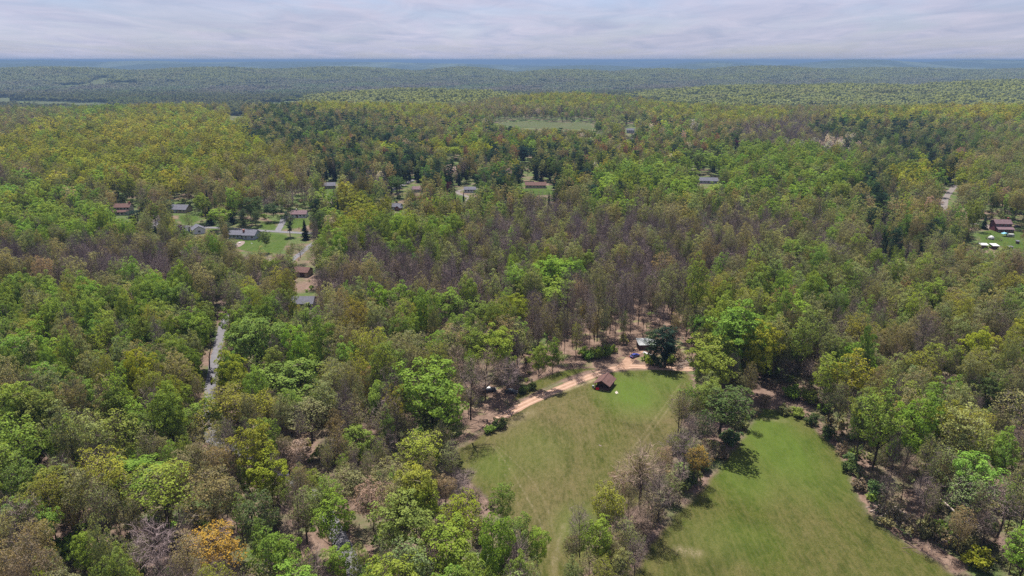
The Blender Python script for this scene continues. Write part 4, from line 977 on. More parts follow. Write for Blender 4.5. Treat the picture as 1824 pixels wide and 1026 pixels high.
BUSHES = [(1245, 835, 46, 'bush', 'DG'), (1222, 865, 44, 'bush', 'DG'), (1300, 790, 40, 'bush', 'DG'), (1318, 762, 34, 'bush', 'g'), (1195, 900, 40, 'scrub', 'B'), (1262, 815, 40, 'scrub', 'B'), (1240, 770, 44, 'scrub', 'B'), (1225, 742, 36, 'scrub', 'B'), (1222, 720, 34, 'bush', 'G'), (1215, 805, 44, 'bush', 'BG'),
          (1170, 930, 40, 'scrub', 'B'), (1150, 955, 38, 'scrub', 'B'), (1128, 985, 40, 'scrub', 'g'), (1100, 1000, 44, 'bush', 'g'), (1040, 636, 22, 'bush', 'BG'), (1062, 638, 26, 'bush', 'BG'), (1078, 636, 26, 'bush', 'G'), (1050, 640, 22, 'bush', 'G'), (1092, 628, 16, 'bush', 'BG'), (1160, 650, 22, 'bush', 'BG'),
          (1192, 648, 22, 'bush', 'G'), (1175, 652, 24, 'bush', 'DG'), (1150, 642, 16, 'bush', 'G'), (890, 762, 26, 'bush', 'DG'), (872, 770, 22, 'bush', 'G'), (932, 700, 18, 'bush', 'DG'), (948, 694, 18, 'bush', 'DG'), (1560, 885, 36, 'bush', 'DG'), (1530, 872, 30, 'scrub', 'B'),
          (1500, 808, 30, 'scrub', 'B'), (1475, 780, 28, 'bush', 'DG'), (1445, 756, 24, 'bush', 'DG'), (1420, 742, 24, 'bush', 'G'), (1395, 738, 22, 'bush', 'g'), (1515, 840, 32, 'bush', 'DG'), (1585, 920, 44, 'scrub', 'tn'), (1620, 945, 40, 'scrub', 'B'), (1650, 955, 42, 'bush', 'g'), (1690, 965, 46, 'bush', 'G'),
          (1715, 985, 48, 'bush', 'g'), (1740, 1010, 50, 'bush', 'YG'), (1340, 742, 28, 'scrub', 'B'), (1360, 722, 26, 'scrub', 'B'), (1205, 640, 30, 'scrub', 'B'), (1372, 668, 30, 'bush', 'G'), (1440, 718, 30, 'bush', 'BG'), (1410, 710, 30, 'bush', 'BG'), (1470, 735, 26, 'bush', 'G'), (930, 985, 40, 'scrub', 'g'), (905, 1000, 46, 'bush', 'g'), (870, 1010, 50, 'bush', 'g'), (1020, 975, 34, 'scrub', 'tn'),
          (60, 975, 60, 'bush', 'g'), (120, 1000, 66, 'bush', 'G'), (30, 1010, 66, 'bush', 'g'), (190, 1010, 60, 'bush', 'G'), (80, 930, 50, 'scrub', 'B'), (230, 1015, 60, 'bush', 'g')]

TR = []   # every tree: dict(x, y, z, h, w, kind, tint, twig, hero)
rr = np.random.default_rng(5)
def col_of(name, r, amt=0.16):
    c = np.array(T[name]); return np.clip(c * (1 + r.normal(0, amt)) * (1 + r.normal(0, 0.07, 3)), 0.008, 0.6)
def twig_of(name, r): return np.clip(np.array(TWIG[name]) * (1 + r.normal(0, .13)), .03, .4)
for (u, top, foot, wpx, kind, ti, tw, lab) in HERO:
    x, y, z = ground(u, foot); f = project(x, y, z)[2]
    # height whose top is seen at row `top`
    lo, hi = 0.5, 60
    for _ in range(30):
        m = (lo + hi) / 2
        if project(x, y, z + m)[1] > top: lo = m
        else: hi = m
    TR.append(dict(x=x, y=y, z=z, h=lo, w=wpx / FPX * f, kind=kind, tint=col_of(ti, rr, .07), twig=twig_of(tw, rr), tn=ti, hero=True, label=lab))
BUSH = []
for (u, v, wpx, kind, ti) in BUSHES:
    x, y, z = ground(u, v); f = project(x, y, z)[2]; w = wpx / FPX * f
    BUSH.append(dict(x=x, y=y, z=z, h=w * rr.uniform(.6, .85), w=w, kind=kind, tint=col_of('B' if ti == 'tn' else ti, rr, .1), twig=twig_of('tn' if ti == 'tn' else 'B', rr), tn=ti, hero=True, label=''))

# fill the woods
def candidates(y0, y1, s):
    ys = np.arange(y0, y1, s * .866); P = []
    for i, yv in enumerate(ys):
        X = np.arange(-(0.93 * yv + 45), 0.93 * yv + 45, s) + (i % 2) * s / 2
        P.append(np.column_stack([X, np.full(len(X), yv)]))
    P = np.concatenate(P); return P + rr.uniform(-.44, .44, P.shape) * s
P = np.concatenate([candidates(108, 420, 6.1), candidates(420, 1000, 6.7), candidates(1000, 2300, 8.2)])
PZ = H(P[:, 0], P[:, 1])
n = len(P)
U, V_, Fd = project(P[:, 0], P[:, 1], PZ + 17)
kl = klass(U, V_, rr)
kind = np.empty(n, object); tn = np.empty(n, object); tw = np.empty(n, object)
rv = rr.uniform(0, 1, n)
for c, mx in MIXES.items():
    idx = np.where(kl == c)[0]; acc = 0
    for (p, k, a, b) in mx:
        m = idx[(rv[idx] >= acc) & (rv[idx] < acc + p + 1e-6)]; kind[m] = k; tn[m] = a; tw[m] = b; acc += p
    m = idx[rv[idx] >= acc]
    for q in m: kind[q], tn[q], tw[q] = mx[0][1:]
hh = np.clip(rr.normal(23.5, 3.4, n), 13, 32); ww = np.clip(rr.normal(8.3, 1.8, n) + (P[:, 1] > 1000) * 1.2, 5, 15)
isb = np.isin(kind, ['bare', 'haze']); hh[isb] *= .97; ww[isb] *= .86
isd = kind == 'dense'; ww[isd] *= 1.12
pur = tn == 'pu'; ww[pur] *= .55; hh[pur] *= .5
big = isd & ~pur & (P[:, 1] > 420) & (rr.uniform(0, 1, n) < .75); ww[big] *= 1.28; hh[big] *= .95
iss = kind == 'spruce'; ww[iss] = rr.uniform(4.5, 7.5, iss.sum()); hh[iss] = rr.uniform(13, 24, iss.sum())
isp = kind == 'pine'; ww[isp] = rr.uniform(7, 10, isp.sum())
# leave a few smaller trees everywhere
sm = rr.uniform(0, 1, n) < 0.14; hh[sm] *= .62; ww[sm] *= .7
keep = rr.uniform(0, 1, n) > 0.05
# big crowns crowd out their neighbours
cell = 8.0; grid = {}
for i in range(n): grid.setdefault((int(P[i, 0] // cell), int(P[i, 1] // cell)), []).append(i)
for i in np.where((ww > 10.5) & (P[:, 1] > 420))[0]:
    if not keep[i]: continue
    gx_, gy_ = int(P[i, 0] // cell), int(P[i, 1] // cell); rad = .42 * ww[i]
    for a_ in (-1, 0, 1):
        for b_ in (-1, 0, 1):
            for j in grid.get((gx_ + a_, gy_ + b_), ()):
                if j != i and keep[j] and (P[j, 0] - P[i, 0]) ** 2 + (P[j, 1] - P[i, 1]) ** 2 < (rad + .3 * ww[j]) ** 2 and hh[j] > .6 * hh[i]: keep[j] = False
uB, vB, _ = project(P[:, 0], P[:, 1], PZ)
for pp in NOBASE: keep &= ~inside(np.column_stack([uB, vB]), np.array(pp, float))
for line, wd in ROADLINES: 
    near = P[:, 1] < 900
    keep[near] &= dist_line(P[near], line) > wd
uT, vT, fT = project(P[:, 0], P[:, 1], PZ + hh); hwpx = ww / 2 / fT * FPX
cov = cover(U - hwpx * .62, U + hwpx * .62, vT, vB)
area = np.maximum(1, (hwpx * 1.24 / 2) * (vB - vT) / 2)
onscreen = (U > -50) & (U < 1874) & (vT < 1026)
keep &= ~(onscreen & (cov > np.maximum(1.5, 0.06 * area)))
hx = np.array([[t['x'], t['y'], t['w'], t['h'], t['z']] for t in TR])
hu, hv, hf = project(hx[:, 0], hx[:, 1], hx[:, 4] + hx[:, 3] * .72); hwp = hx[:, 2] / 2 / hf * FPX
_, hvt, _ = project(hx[:, 0], hx[:, 1], hx[:, 4] + hx[:, 3])
for i in range(len(hx)):
    d = np.hypot(P[:, 0] - hx[i, 0], P[:, 1] - hx[i, 1]); keep &= d > 0.30 * hx[i, 2] + 1.6
    front = (P[:, 1] < hx[i, 1]) & (np.abs(U - hu[i]) < hwp[i] * .55 + hwpx * .55) & (vT < hv[i] + (hv[i] - hvt[i]) * (.55 if hx[i, 1] < 400 else 1.6)) & (vB > hv[i])
    keep &= ~front
for b in BUSH: keep &= np.hypot(P[:, 0] - b['x'], P[:, 1] - b['y']) > 2.0
for i in np.where(keep)[0]:
    TR.append(dict(x=P[i, 0], y=P[i, 1], z=PZ[i], h=hh[i], w=ww[i], kind=kind[i], tint=col_of(tn[i], rr), twig=twig_of(tw[i], rr), tn=tn[i], hero=False, label=''))

Pu = np.concatenate([candidates(112, 430, 5.6), candidates(430, 700, 8.0)]); nu = len(Pu); ku = rr.uniform(0, 1, nu) < .42; Zu = H(Pu[:, 0], Pu[:, 1])
ub, vb, _ = project(Pu[:, 0], Pu[:, 1], Zu); hU = rr.uniform(13, 21, nu); wU = rr.uniform(3.6, 6.0, nu); ut, vt_, ft_ = project(Pu[:, 0], Pu[:, 1], Zu + hU)
for pp in NOBASE: ku &= ~inside(np.column_stack([ub, vb]), np.array(pp, float))
for line, wd in ROADLINES: ku &= dist_line(Pu, line) > wd
ku &= ~((ut > -30) & (ut < 1854) & (cover(ut - 8, ut + 8, vt_, vb) > 4))
klu = klass(ut, vt_ + 20, rr)
for i in np.where(ku)[0]:
    g_ = klu[i] in ('G', 'g', 'Y', 'M', 'C'); k_ = rr.choice(['haze', 'sparse', 'bare'] if g_ else ['bare', 'haze', 'bud']); t_ = {'haze': 'g', 'sparse': 'G', 'bare': 'B', 'bud': 'O'}[k_]
    TR.append(dict(x=Pu[i, 0], y=Pu[i, 1], z=Zu[i], h=hU[i], w=wU[i], kind=k_, tint=col_of(t_, rr), twig=twig_of('B', rr), tn=t_, hero=False, label=''))

# which trees show largest: a coarse front-to-back count
TR.sort(key=lambda t: t['y'])
CW = 3
buf = np.zeros((1026 // CW, 1824 // CW), bool)
for t in TR:
    t['vis'] = 0
    if t['y'] > 800 and not t['hero']: continue
    u, v, f = project(t['x'], t['y'], t['z'] + t['h'] * .66)
    hw_ = t['w'] / 2 / f * FPX; _, vt, _ = project(t['x'], t['y'], t['z'] + t['h']); hvv = (v - vt)
    a0, a1 = int((u - hw_) / CW), int((u + hw_) / CW) + 1; b0, b1 = int((v - hvv) / CW), int((v + hvv) / CW) + 1
    if a1 <= 0 or b1 <= 0 or a0 >= buf.shape[1] or b0 >= buf.shape[0]: continue
    a0, b0 = max(a0, 0), max(b0, 0)
    sub = buf[b0:b1, a0:a1]
    gy, gx = np.mgrid[b0:b0 + sub.shape[0], a0:a0 + sub.shape[1]]
    e = ((gx + .5 - u / CW) / (hw_ / CW)) ** 2 + ((gy + .5 - v / CW) / (hvv / CW)) ** 2 < 1
    if t['kind'] in ('bare', 'haze'): e2 = e & ((gx + gy) % 2 == 0)
    else: e2 = e
    t['vis'] = int((e & ~sub).sum()); t['u'] = u; t['v'] = v
    sub |= e2
NAMES = {'dense': 'leafy_tree', 'sparse': 'leafy_tree', 'bud': 'budding_tree', 'haze': 'thin_tree', 'bare': 'bare_tree', 'spruce': 'spruce_tree', 'pine': 'pine_tree', 'bush': 'bush', 'scrub': 'bush'}
CAP = {'leafy_tree': 290, 'budding_tree': 130, 'thin_tree': 80, 'bare_tree': 110, 'spruce_tree': 24, 'pine_tree': 30}
chosen = []
for nm in CAP:
    c = sorted([t for t in TR if NAMES[t['kind']] == nm and t['vis'] > 8], key=lambda t: -(t['vis'] + (1e6 if t['label'] else 0)))[:CAP[nm]]
    chosen += c
for t in TR: t['solo'] = False
for t in chosen: t['solo'] = True

LMS = [(1075, 680, 'log shack'), (1150, 612, 'pale roofed shed'), (1131, 635, 'dark blue car'), (436, 420, 'grey ranch house'), (220, 376, 'two storey cream house'), (321, 374, 'wide grey roofed house'), (345, 412, 'twin gabled house'), (534, 382, 'faded red roofed bungalow'),
      (539, 485, 'garage with the open door'), (537, 538, 'slate roof in the woods'), (386, 625, 'grey road strip'), (1780, 408, 'dark red house'), (1760, 441, 'white roofed sheds'), (872, 695, 'two cars in the brown wood'), (707, 368, 'small pale cottage'), (744, 337, 'mauve roofed bungalow'),
      (837, 338, 'bungalow in the driveway loop'), (954, 331, 'long brown roofed house'), (1261, 321, 'blue grey roofed long house'), (1123, 232, 'lilac white farmhouse'), (965, 224, 'far green field'), (584, 331, 'house above the paved yard'), (583, 355, 'paved yard'), (1441, 238, 'long pale building'),
      (1693, 352, 'gravel road on the right'), (545, 445, 'slanting road piece'), (1217, 646, 'brown brush pile'), (1588, 914, 'grey branch heap'), (1710, 925, 'fallen pale trunk'), (1385, 732, 'tip of the hay meadow'), (820, 805, 'left corner of the near meadow'), (988, 1000, 'worn path'),
      (960, 705, 'dirt track'), (1230, 690, 'right end of the near meadow'), (1500, 850, 'right rim of the hay meadow'), (770, 710, 'big round bright green tree'), (528, 700, 'broad fresh green tree'), (488, 845, 'vivid yellow green tree'), (750, 815, 'golden olive dome tree'), (392, 990, 'orange gold tree'),
      (1282, 735, 'massive dark hedgerow tree'), (1305, 610, 'tallest meadow corner tree'), (1234, 500, 'tall slender green tree'), (1570, 770, 'tall spreading meadow tree'), (985, 490, 'round bright tree of the brown woods'), (925, 555, 'small yellow green tree'), (268, 850, 'bright spreading lower left tree'),
      (64, 790, 'tall leaning left edge tree'), (597, 925, 'small green tree over brown earth'), (1672, 650, 'two bright round twin trees'), (1604, 445, 'dark fir group'), (796, 335, 'deep purple tree'), (1648, 530, 'blueish dome tree'), (1135, 850, 'brown fan shaped tree'), (1752, 620, 'pale yellow right woods tree'),
      (1310, 258, 'far dark purple tree'), (1545, 940, 'lower rim of the hay meadow'), (808, 272, 'far bright yellow tree'), (243, 386, 'pine at the cream house')]
EDGE = [(0, 300, 'left photo edge high up'), (0, 520, 'left photo edge at mid height'), (0, 700, 'left photo edge'), (0, 1000, 'bottom left photo corner'), (1824, 300, 'right photo edge high up'), (1824, 560, 'right photo edge at mid height'), (1824, 760, 'right photo edge low down'), (1824, 1000, 'bottom right photo corner'),
        (300, 1026, 'bottom edge at left'), (700, 1026, 'bottom edge left of centre'), (1300, 1026, 'bottom edge right of centre')]
CNAME = {'YH': 'yellow', 'G': 'fresh green', 'g': 'pale green', 'Y': 'golden olive', 'O': 'tan', 'or': 'orange', 'pk': 'pinkish', 'YG': 'yellow green', 'BG': 'bright green', 'DG': 'dark green', 'C': 'dark', 'C2': 'grey green', 'pu': 'purple', 'wh': 'whitish', 'B': 'brown', 'rd': 'reddish', 'tn': 'tan'}
KNAME = {'dense': 'full crowned tree', 'sparse': 'airy leafy tree', 'bud': 'budding tree', 'haze': 'half bare tree', 'bare': 'leafless tree', 'spruce': 'spruce', 'pine': 'pine', 'bush': 'bush', 'scrub': 'twiggy bush'}
used = set()
def auto_label(t):
    c = CNAME[t['tn']]
    if t['kind'] == 'bare': c = 'grey' if t['twig'][2] > .115 else 'brown'
    r_ = t['w'] / max(t['h'], 1)
    size = 'tall' if t['h'] > 25.5 else 'low' if t['h'] < 17 else 'broad' if r_ > .52 else 'slim' if r_ < .38 else ''
    if NAMES[t['kind']] == 'bush': size = 'small' if t['w'] < 5 else ''
    marks = sorted(LMS + EDGE, key=lambda q: math.hypot(q[0] - t['u'], (q[1] - t['v']) * 1.3))[:14]
    for uses_size in (True, False):
        for a, b, s in marks:
            du, dv = t['u'] - a, t['v'] - b; d = math.hypot(du, dv)
            hz = '' if abs(du) < .45 * abs(dv) else 'left' if du < 0 else 'right'
            vt = '' if abs(dv) < .45 * abs(du) else 'above' if dv < 0 else 'below'
            where = f'{vt} and {hz} of' if hz and vt else (f'{hz} of' if hz else vt)
            far = 'just' if d < 38 else '' if d < 85 else 'some way' if d < 150 else 'well' if d < 240 else 'far'
            l = ' '.join(x for x in (size if uses_size else '', c, KNAME[t['kind']], far, where, 'the', s) if x)
            if len(l.split()) <= 16 and l not in used: return l
    return l
GROUPS = {'leafy_tree': 'leafy trees of the woods', 'budding_tree': 'budding trees of the woods', 'thin_tree': 'half bare trees of the woods', 'bare_tree': 'leafless trees of the woods', 'spruce_tree': 'spruces', 'pine_tree': 'pines', 'bush': 'bushes along the meadows'}
def plant(t):
    nm = NAMES[t['kind']]; i = int(rr.integers(len(shapes(t['kind'], 0))))
    tm, cm = meshes(t['kind'], i)
    lab = t['label'] or auto_label(t); used.add(lab)
    root = thing(nm, lab, 'bush' if nm == 'bush' else 'tree', (t['x'], t['y'], t['z'] - .05), rr.uniform(0, 6.28), GROUPS[nm])
    sw = t['w'] / NATW[t['kind']]; sh = t['h'] / NAT.get(t['kind'], 24.0)
    root.scale = (sw, sw, sh)
    for me, pn in ((tm, 'stems' if nm == 'bush' else 'trunk'), (cm, 'foliage' if nm == 'bush' else 'crown')):
        o = bpy.data.objects.new(pn, me); COL.objects.link(o); o.parent = root
        o['tint'] = [float(q) for q in t['tint']]; o['twig'] = [float(q) for q in t['twig']]
for t in TR:
    if t['solo']: plant(t)
for b in BUSH:
    b['u'], b['v'], _ = project(b['x'], b['y'], b['z'] + 1); plant(b)

# ------------------------------------------------------------------ the rest of the woods: one object, its shapes instanced over it
def scatter(name, protos, pos, rot, scl, which, tint, twig, kind='stuff'):
    Vs, Fs, ms, vs_, pid = [], [], [], [], []; off = 0
    for k, (V, F, m, va) in enumerate(protos):
        Vs.append(V); Fs.append(F + off); ms.append(m); vs_.append(va); pid.append(np.full(len(V), k)); off += len(V)
    npv = off; n = len(pos)
    V = np.concatenate(Vs + [pos]); F = np.concatenate(Fs)
    pidv = np.concatenate(pid + [np.full(n, -1)])
    def pad(a): a = np.asarray(a, float); return np.concatenate([np.zeros((npv,) + a.shape[1:]), a])
    one = lambda a: np.column_stack([a, np.ones(len(a))])
    me = mesh_np(name, V, F, [M['leaf'], M['twig'], M['bark']], np.concatenate(ms),
                 attrs={'var': ('FACE', 'FLOAT', np.concatenate(vs_)), 'pid': ('POINT', 'INT', pidv), 'rot': ('POINT', 'FLOAT_VECTOR', pad(rot)), 'scl': ('POINT', 'FLOAT_VECTOR', pad(scl)),
                        'which': ('POINT', 'INT', pad(which).astype(int)), 'tint': ('POINT', 'FLOAT_COLOR', pad(one(tint))), 'twig': ('POINT', 'FLOAT_COLOR', pad(one(twig)))})
    o = link(name, me); tag(o, kind=kind)
    g = bpy.data.node_groups.new(name, 'GeometryNodeTree')
    g.interface.new_socket('Geometry', in_out='INPUT', socket_type='NodeSocketGeometry'); g.interface.new_socket('Geometry', in_out='OUTPUT', socket_type='NodeSocketGeometry')
    N, L = g.nodes, g.links
    gi = N.new('NodeGroupInput'); go = N.new('NodeGroupOutput')
    def attr(nm, dt):
        a = N.new('GeometryNodeInputNamedAttribute'); a.data_type = dt; a.inputs['Name'].default_value = nm; return a.outputs['Attribute']
    pa = attr('pid', 'INT')
    def sel(k):
        c = N.new('FunctionNodeCompare'); c.data_type = 'INT'; c.operation = 'EQUAL'; L.new(pa, c.inputs[2]); c.inputs[3].default_value = k
        s = N.new('GeometryNodeSeparateGeometry'); s.domain = 'POINT'; L.new(gi.outputs[0], s.inputs[0]); L.new(c.outputs[0], s.inputs[1]); return s.outputs[0]
    g2i = N.new('GeometryNodeGeometryToInstance')
    for k in range(len(protos) - 1, -1, -1): L.new(sel(k), g2i.inputs[0])
    iop = N.new('GeometryNodeInstanceOnPoints')
    L.new(sel(-1), iop.inputs['Points']); L.new(g2i.outputs[0], iop.inputs['Instance'])
    iop.inputs['Pick Instance'].default_value = True
    L.new(attr('which', 'INT'), iop.inputs['Instance Index'])
    er = N.new('FunctionNodeEulerToRotation'); L.new(attr('rot', 'FLOAT_VECTOR'), er.inputs[0]); L.new(er.outputs[0], iop.inputs['Rotation'])
    L.new(attr('scl', 'FLOAT_VECTOR'), iop.inputs['Scale'])
    L.new(iop.outputs[0], go.inputs[0])
    md = o.modifiers.new('scatter', 'NODES'); md.node_group = g
    return o
def joined(tc_):
    t, c = tc_
    return (np.concatenate([t[0], c[0]]), np.concatenate([t[1], c[1] + len(t[0])]), np.concatenate([np.full(len(t[1]), 2), c[2]]), np.concatenate([t[3], c[3]]))
protos, pmap = [], {}
for k in ('dense', 'sparse', 'bud', 'haze', 'bare', 'spruce', 'pine'):
    for lod in (0, 1, 2):
        sh = shapes(k, lod)
        if lod == 0: sh = sh[:4]
        pmap[(k, lod)] = (len(protos), len(sh)); protos += [joined(s) for s in sh]
rest = [t for t in TR if not t['solo']]
pos = np.array([[t['x'], t['y'], t['z'] - .05] for t in rest]); nn_ = len(rest)
yy = pos[:, 1]
lod_ = np.where(yy < 430, 0, np.where(yy < 1000, 1, 2))
which = np.array([pmap[(t['kind'], int(l))][0] + int(rr.integers(pmap[(t['kind'], int(l))][1])) for t, l in zip(rest, lod_)])
rot = np.column_stack([np.zeros(nn_), np.zeros(nn_), rr.uniform(0, 6.28, nn_)])
scl = np.array([[t['w'] / NATW[t['kind']], t['w'] / NATW[t['kind']], t['h'] / NAT.get(t['kind'], 24.0)] for t in rest])
scatter('forest', protos, pos, rot, scl, which, np.array([t['tint'] for t in rest]), np.array([t['twig'] for t in rest]))

# undergrowth
Q = np.concatenate([candidates(108, 330, 3.6), candidates(330, 620, 6.5)])
QZ = H(Q[:, 0], Q[:, 1]); uQ, vQ, fQ = project(Q[:, 0], Q[:, 1], QZ)
kq = rr.uniform(0, 1, len(Q)) < np.clip(0.42 + 0.5 * fbm(Q[:, 0], Q[:, 1], 60, 77), 0.05, .9)
for pp in NOBASE + [SOIL2]: kq &= ~inside(np.column_stack([uQ, vQ]), np.array(pp, float))
s1 = inside(np.column_stack([uQ, vQ]), np.array(SOIL1, float)) | inside(np.column_stack([uQ, vQ]), np.array(SOIL3, float)) | inside(np.column_stack([uQ, vQ]), np.array(SOIL4, float)); s3 = inside(np.column_stack([uQ, vQ]), np.array(SOIL3, float)); kq |= s3 & (rr.uniform(0, 1, len(Q)) < .75); kq &= ~(s1 & ~s3 & (rr.uniform(0, 1, len(Q)) < .8))
for pp in NOBASE: kq &= ~inside(np.column_stack([uQ, vQ]), np.array(pp, float))
for line, wd in ROADLINES: kq &= dist_line(Q, line) > wd * .8
kq &= ~((cover(uQ - 8, uQ + 8, vQ - 10, vQ) > 3) & (uQ > 0) & (uQ < 1824))
Q = Q[kq]; QZ = QZ[kq]; nq = len(Q)
bp = [joined(s) for s in shapes('bush', 1)] + [joined(s) for s in shapes('scrub', 1)]
tq = np.array([col_of(c, rr, .2) for c in rr.choice(['g', 'G', 'DG', 'O', 'B'], nq, p=[.42, .2, .1, .14, .14])])
sq = rr.uniform(.35, 1.15, nq)
scatter('undergrowth', bp, np.column_stack([Q, QZ]), np.column_stack([np.zeros(nq), np.zeros(nq), rr.uniform(0, 6.28, nq)]), np.column_stack([sq, sq, sq * rr.uniform(.6, 1.3, nq)]),
        rr.integers(0, len(bp), nq), tq, np.array([twig_of('B', rr) for _ in range(nq)]))

# woods of the far hills, as patches of crowns
def ico():
    t = (1 + 5 ** .5) / 2
    V = unit(np.array([[-1, t, 0], [1, t, 0], [-1, -t, 0], [1, -t, 0], [0, -1, t], [0, 1, t], [0, -1, -t], [0, 1, -t], [t, 0, -1], [t, 0, 1], [-t, 0, -1], [-t, 0, 1]], float))
    F = np.array([[0, 11, 5], [0, 5, 1], [0, 1, 7], [0, 7, 10], [0, 10, 11], [1, 5, 9], [5, 11, 4], [11, 10, 2], [10, 7, 6], [7, 1, 8], [3, 9, 4], [3, 4, 2], [3, 2, 6], [3, 6, 8], [3, 8, 9], [4, 9, 5], [2, 4, 11], [6, 2, 10], [8, 6, 7], [9, 8, 1]])
    V2 = list(V); cache = {}; F2 = []
    def mid(a, b):
        k = (min(a, b), max(a, b))
        if k not in cache: cache[k] = len(V2); V2.append(unit(V[a] + V[b]))
        return cache[k]
    for a, b, c in F:
        ab, bc, ca = mid(a, b), mid(b, c), mid(c, a); F2 += [[a, ab, ca], [b, bc, ab], [c, ca, bc], [ab, bc, ca]]
    return np.array(V2), np.array(F2)
IV, IF = ico()
def patch(seed, size=64.0, conif=False):
    r = np.random.default_rng(seed); tm = TM(); s = 8.8; k = int(size / s)
    for i in range(k):
        for j in range(k):
            c = (np.array([i, j]) + .5) * s - size / 2 + r.uniform(-.45, .45, 2) * s
            h = np.clip(r.normal(17.5, 3), 9, 26); w = r.uniform(4.2, 6.6)
            V = IV * (1 + r.normal(0, .14, (len(IV), 1)))
            if conif and r.uniform() < .6: V = V * [w * .55, w * .55, h * .5] * np.column_stack([1.2 - IV[:, 2] * .8, 1.2 - IV[:, 2] * .8, np.ones(len(V))]) + [c[0], c[1], h * .55]
            else: V = V * [w, w, h * .36] + [c[0], c[1], h * .66]
            keepf = IF[(IV[IF][:, :, 2].mean(1) > -.55)]
            tm.add(V, keepf, 0, np.clip(.3 + r.uniform(0, 1) * .3 + r.uniform(0, .2, len(keepf)), 0, 1))
    return tm.get()
pp_ = [patch(1000 + i) for i in range(5)] + [patch(1100 + i, conif=True) for i in range(2)]
ys = np.arange(2300, 8600, 58); C_ = []
for yv in ys:
    X = np.arange(-(0.9 * yv + 60), 0.9 * yv + 60, 58.0); C_.append(np.column_stack([X, np.full(len(X), yv)]))
C_ = np.concatenate(C_); C_ += rr.uniform(-9, 9, C_.shape)
CZ = H(C_[:, 0], C_[:, 1]); uC, vC, _ = project(C_[:, 0], C_[:, 1], CZ)
kc = np.ones(len(C_), bool)
for nm_, pg in LAWNS:
    if nm_ == 'far_field':
        uf, vf, _ = project(C_[:, 0], C_[:, 1] , CZ); kc &= ~inside(np.column_stack([uf, vf]), np.array(pg, float))
        uf, vf, _ = project(C_[:, 0], C_[:, 1] - 32, CZ + 10); kc &= ~inside(np.column_stack([uf, vf]), np.array(pg, float))
C_ = C_[kc]; CZ = CZ[kc]; uC = uC[kc]; vC = vC[kc]; nc = len(C_)
a1 = fbm(C_[:, 0], C_[:, 1], 900, 41) + .35 * fbm(C_[:, 0], C_[:, 1], 170, 43) + rr.normal(0, .15, nc); a2 = fbm(C_[:, 0], C_[:, 1], 420, 42) + rr.normal(0, .25, nc)
tc_ = np.zeros((nc, 3))
for i in range(nc):
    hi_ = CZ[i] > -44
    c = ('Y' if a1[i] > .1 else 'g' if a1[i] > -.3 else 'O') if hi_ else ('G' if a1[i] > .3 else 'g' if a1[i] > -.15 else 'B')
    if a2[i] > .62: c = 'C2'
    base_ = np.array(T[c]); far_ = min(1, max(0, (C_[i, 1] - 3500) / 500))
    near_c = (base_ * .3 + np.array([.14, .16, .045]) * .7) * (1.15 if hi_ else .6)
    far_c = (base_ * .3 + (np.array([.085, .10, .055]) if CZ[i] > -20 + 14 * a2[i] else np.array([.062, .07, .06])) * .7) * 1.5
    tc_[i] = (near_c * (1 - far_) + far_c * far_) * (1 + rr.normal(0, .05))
wh = np.where(a2 > .55, 5 + rr.integers(0, 2, nc), rr.integers(0, 5, nc))
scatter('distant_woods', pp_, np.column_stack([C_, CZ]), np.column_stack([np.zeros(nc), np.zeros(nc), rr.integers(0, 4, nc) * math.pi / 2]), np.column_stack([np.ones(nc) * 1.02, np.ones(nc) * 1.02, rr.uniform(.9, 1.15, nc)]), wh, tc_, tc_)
print('TREES', len(TR), 'solo', sum(t['solo'] for t in TR), 'under', nq, 'patches', nc)
# ------------------------------------------------------------------ buildings
def rotbox(mb, side, span, length, t, z, w, h, out, thick):
    """box on a wall: side L/R are the walls along the ridge (local x = -/+ span/2), F/B the gable ends"""
    if side in 'LR':
        s = -1 if side == 'L' else 1; x = s * span / 2
        x0, x1 = sorted((x + s * out, x + s * (out + thick))); mb.box(x0, x1, t - w / 2, t + w / 2, z, z + h)
    else:
        s = -1 if side == 'F' else 1; y = s * length / 2
        y0, y1 = sorted((y + s * out, y + s * (out + thick))); mb.box(t - w / 2, t + w / 2, y0, y1, z, z + h)
def place_part(o, cx, cyy, rz):
    o.location = (cx, cyy, 0); o.rotation_euler = (0, 0, rz)
def block(root, cx, cyy, rz, span, length, eave, rise, wall, roof, wins=(), doors=(), over=0.45, base=-0.6):
    """one gabled body; ridge along local y of the block"""
    w = MB(); w.prism([(-span / 2, base), (span / 2, base), (span / 2, eave), (0, eave + rise), (-span / 2, eave)], -length / 2, length / 2)
    o = w.build('wall', M[wall], root); place_part(o, cx, cyy, rz)
    k = rise / (span / 2); so = span / 2 + over; th = 0.22; lift = 0.04
    r_ = MB(); r_.prism([(-so, eave - over * k + lift), (0, eave + rise + lift), (so, eave - over * k + lift), (so, eave - over * k + th + lift), (0, eave + rise + th + lift), (-so, eave - over * k + th + lift)], -length / 2 - over, length / 2 + over)
    rf = r_.build('roof', M[roof], root); place_part(rf, cx, cyy, rz)
    for (side, t, z, ww_, hh_) in wins:
        f = MB(); rotbox(f, side, span, length, t, z, ww_ + .24, hh_ + .24, 0.0, 0.06); fo = f.build('window', M['white'], root); place_part(fo, cx, cyy, rz)
        p = MB(); rotbox(p, side, span, length, t, z + .12, ww_, hh_, 0.065, 0.02); po = p.build('pane', M['glass'], fo)
    for (side, t, ww_, hh_, mt) in doors:
        d = MB(); rotbox(d, side, span, length, t, 0.05, ww_, hh_, 0.0, 0.07); do = d.build('door', M[mt], root); place_part(do, cx, cyy, rz)
        k_ = MB(); rotbox(k_, side, span, length, t + ww_ * .36, 1.0, .12, .12, 0.075, 0.05); k_.build('handle', M['chrome'], do)
    return rf
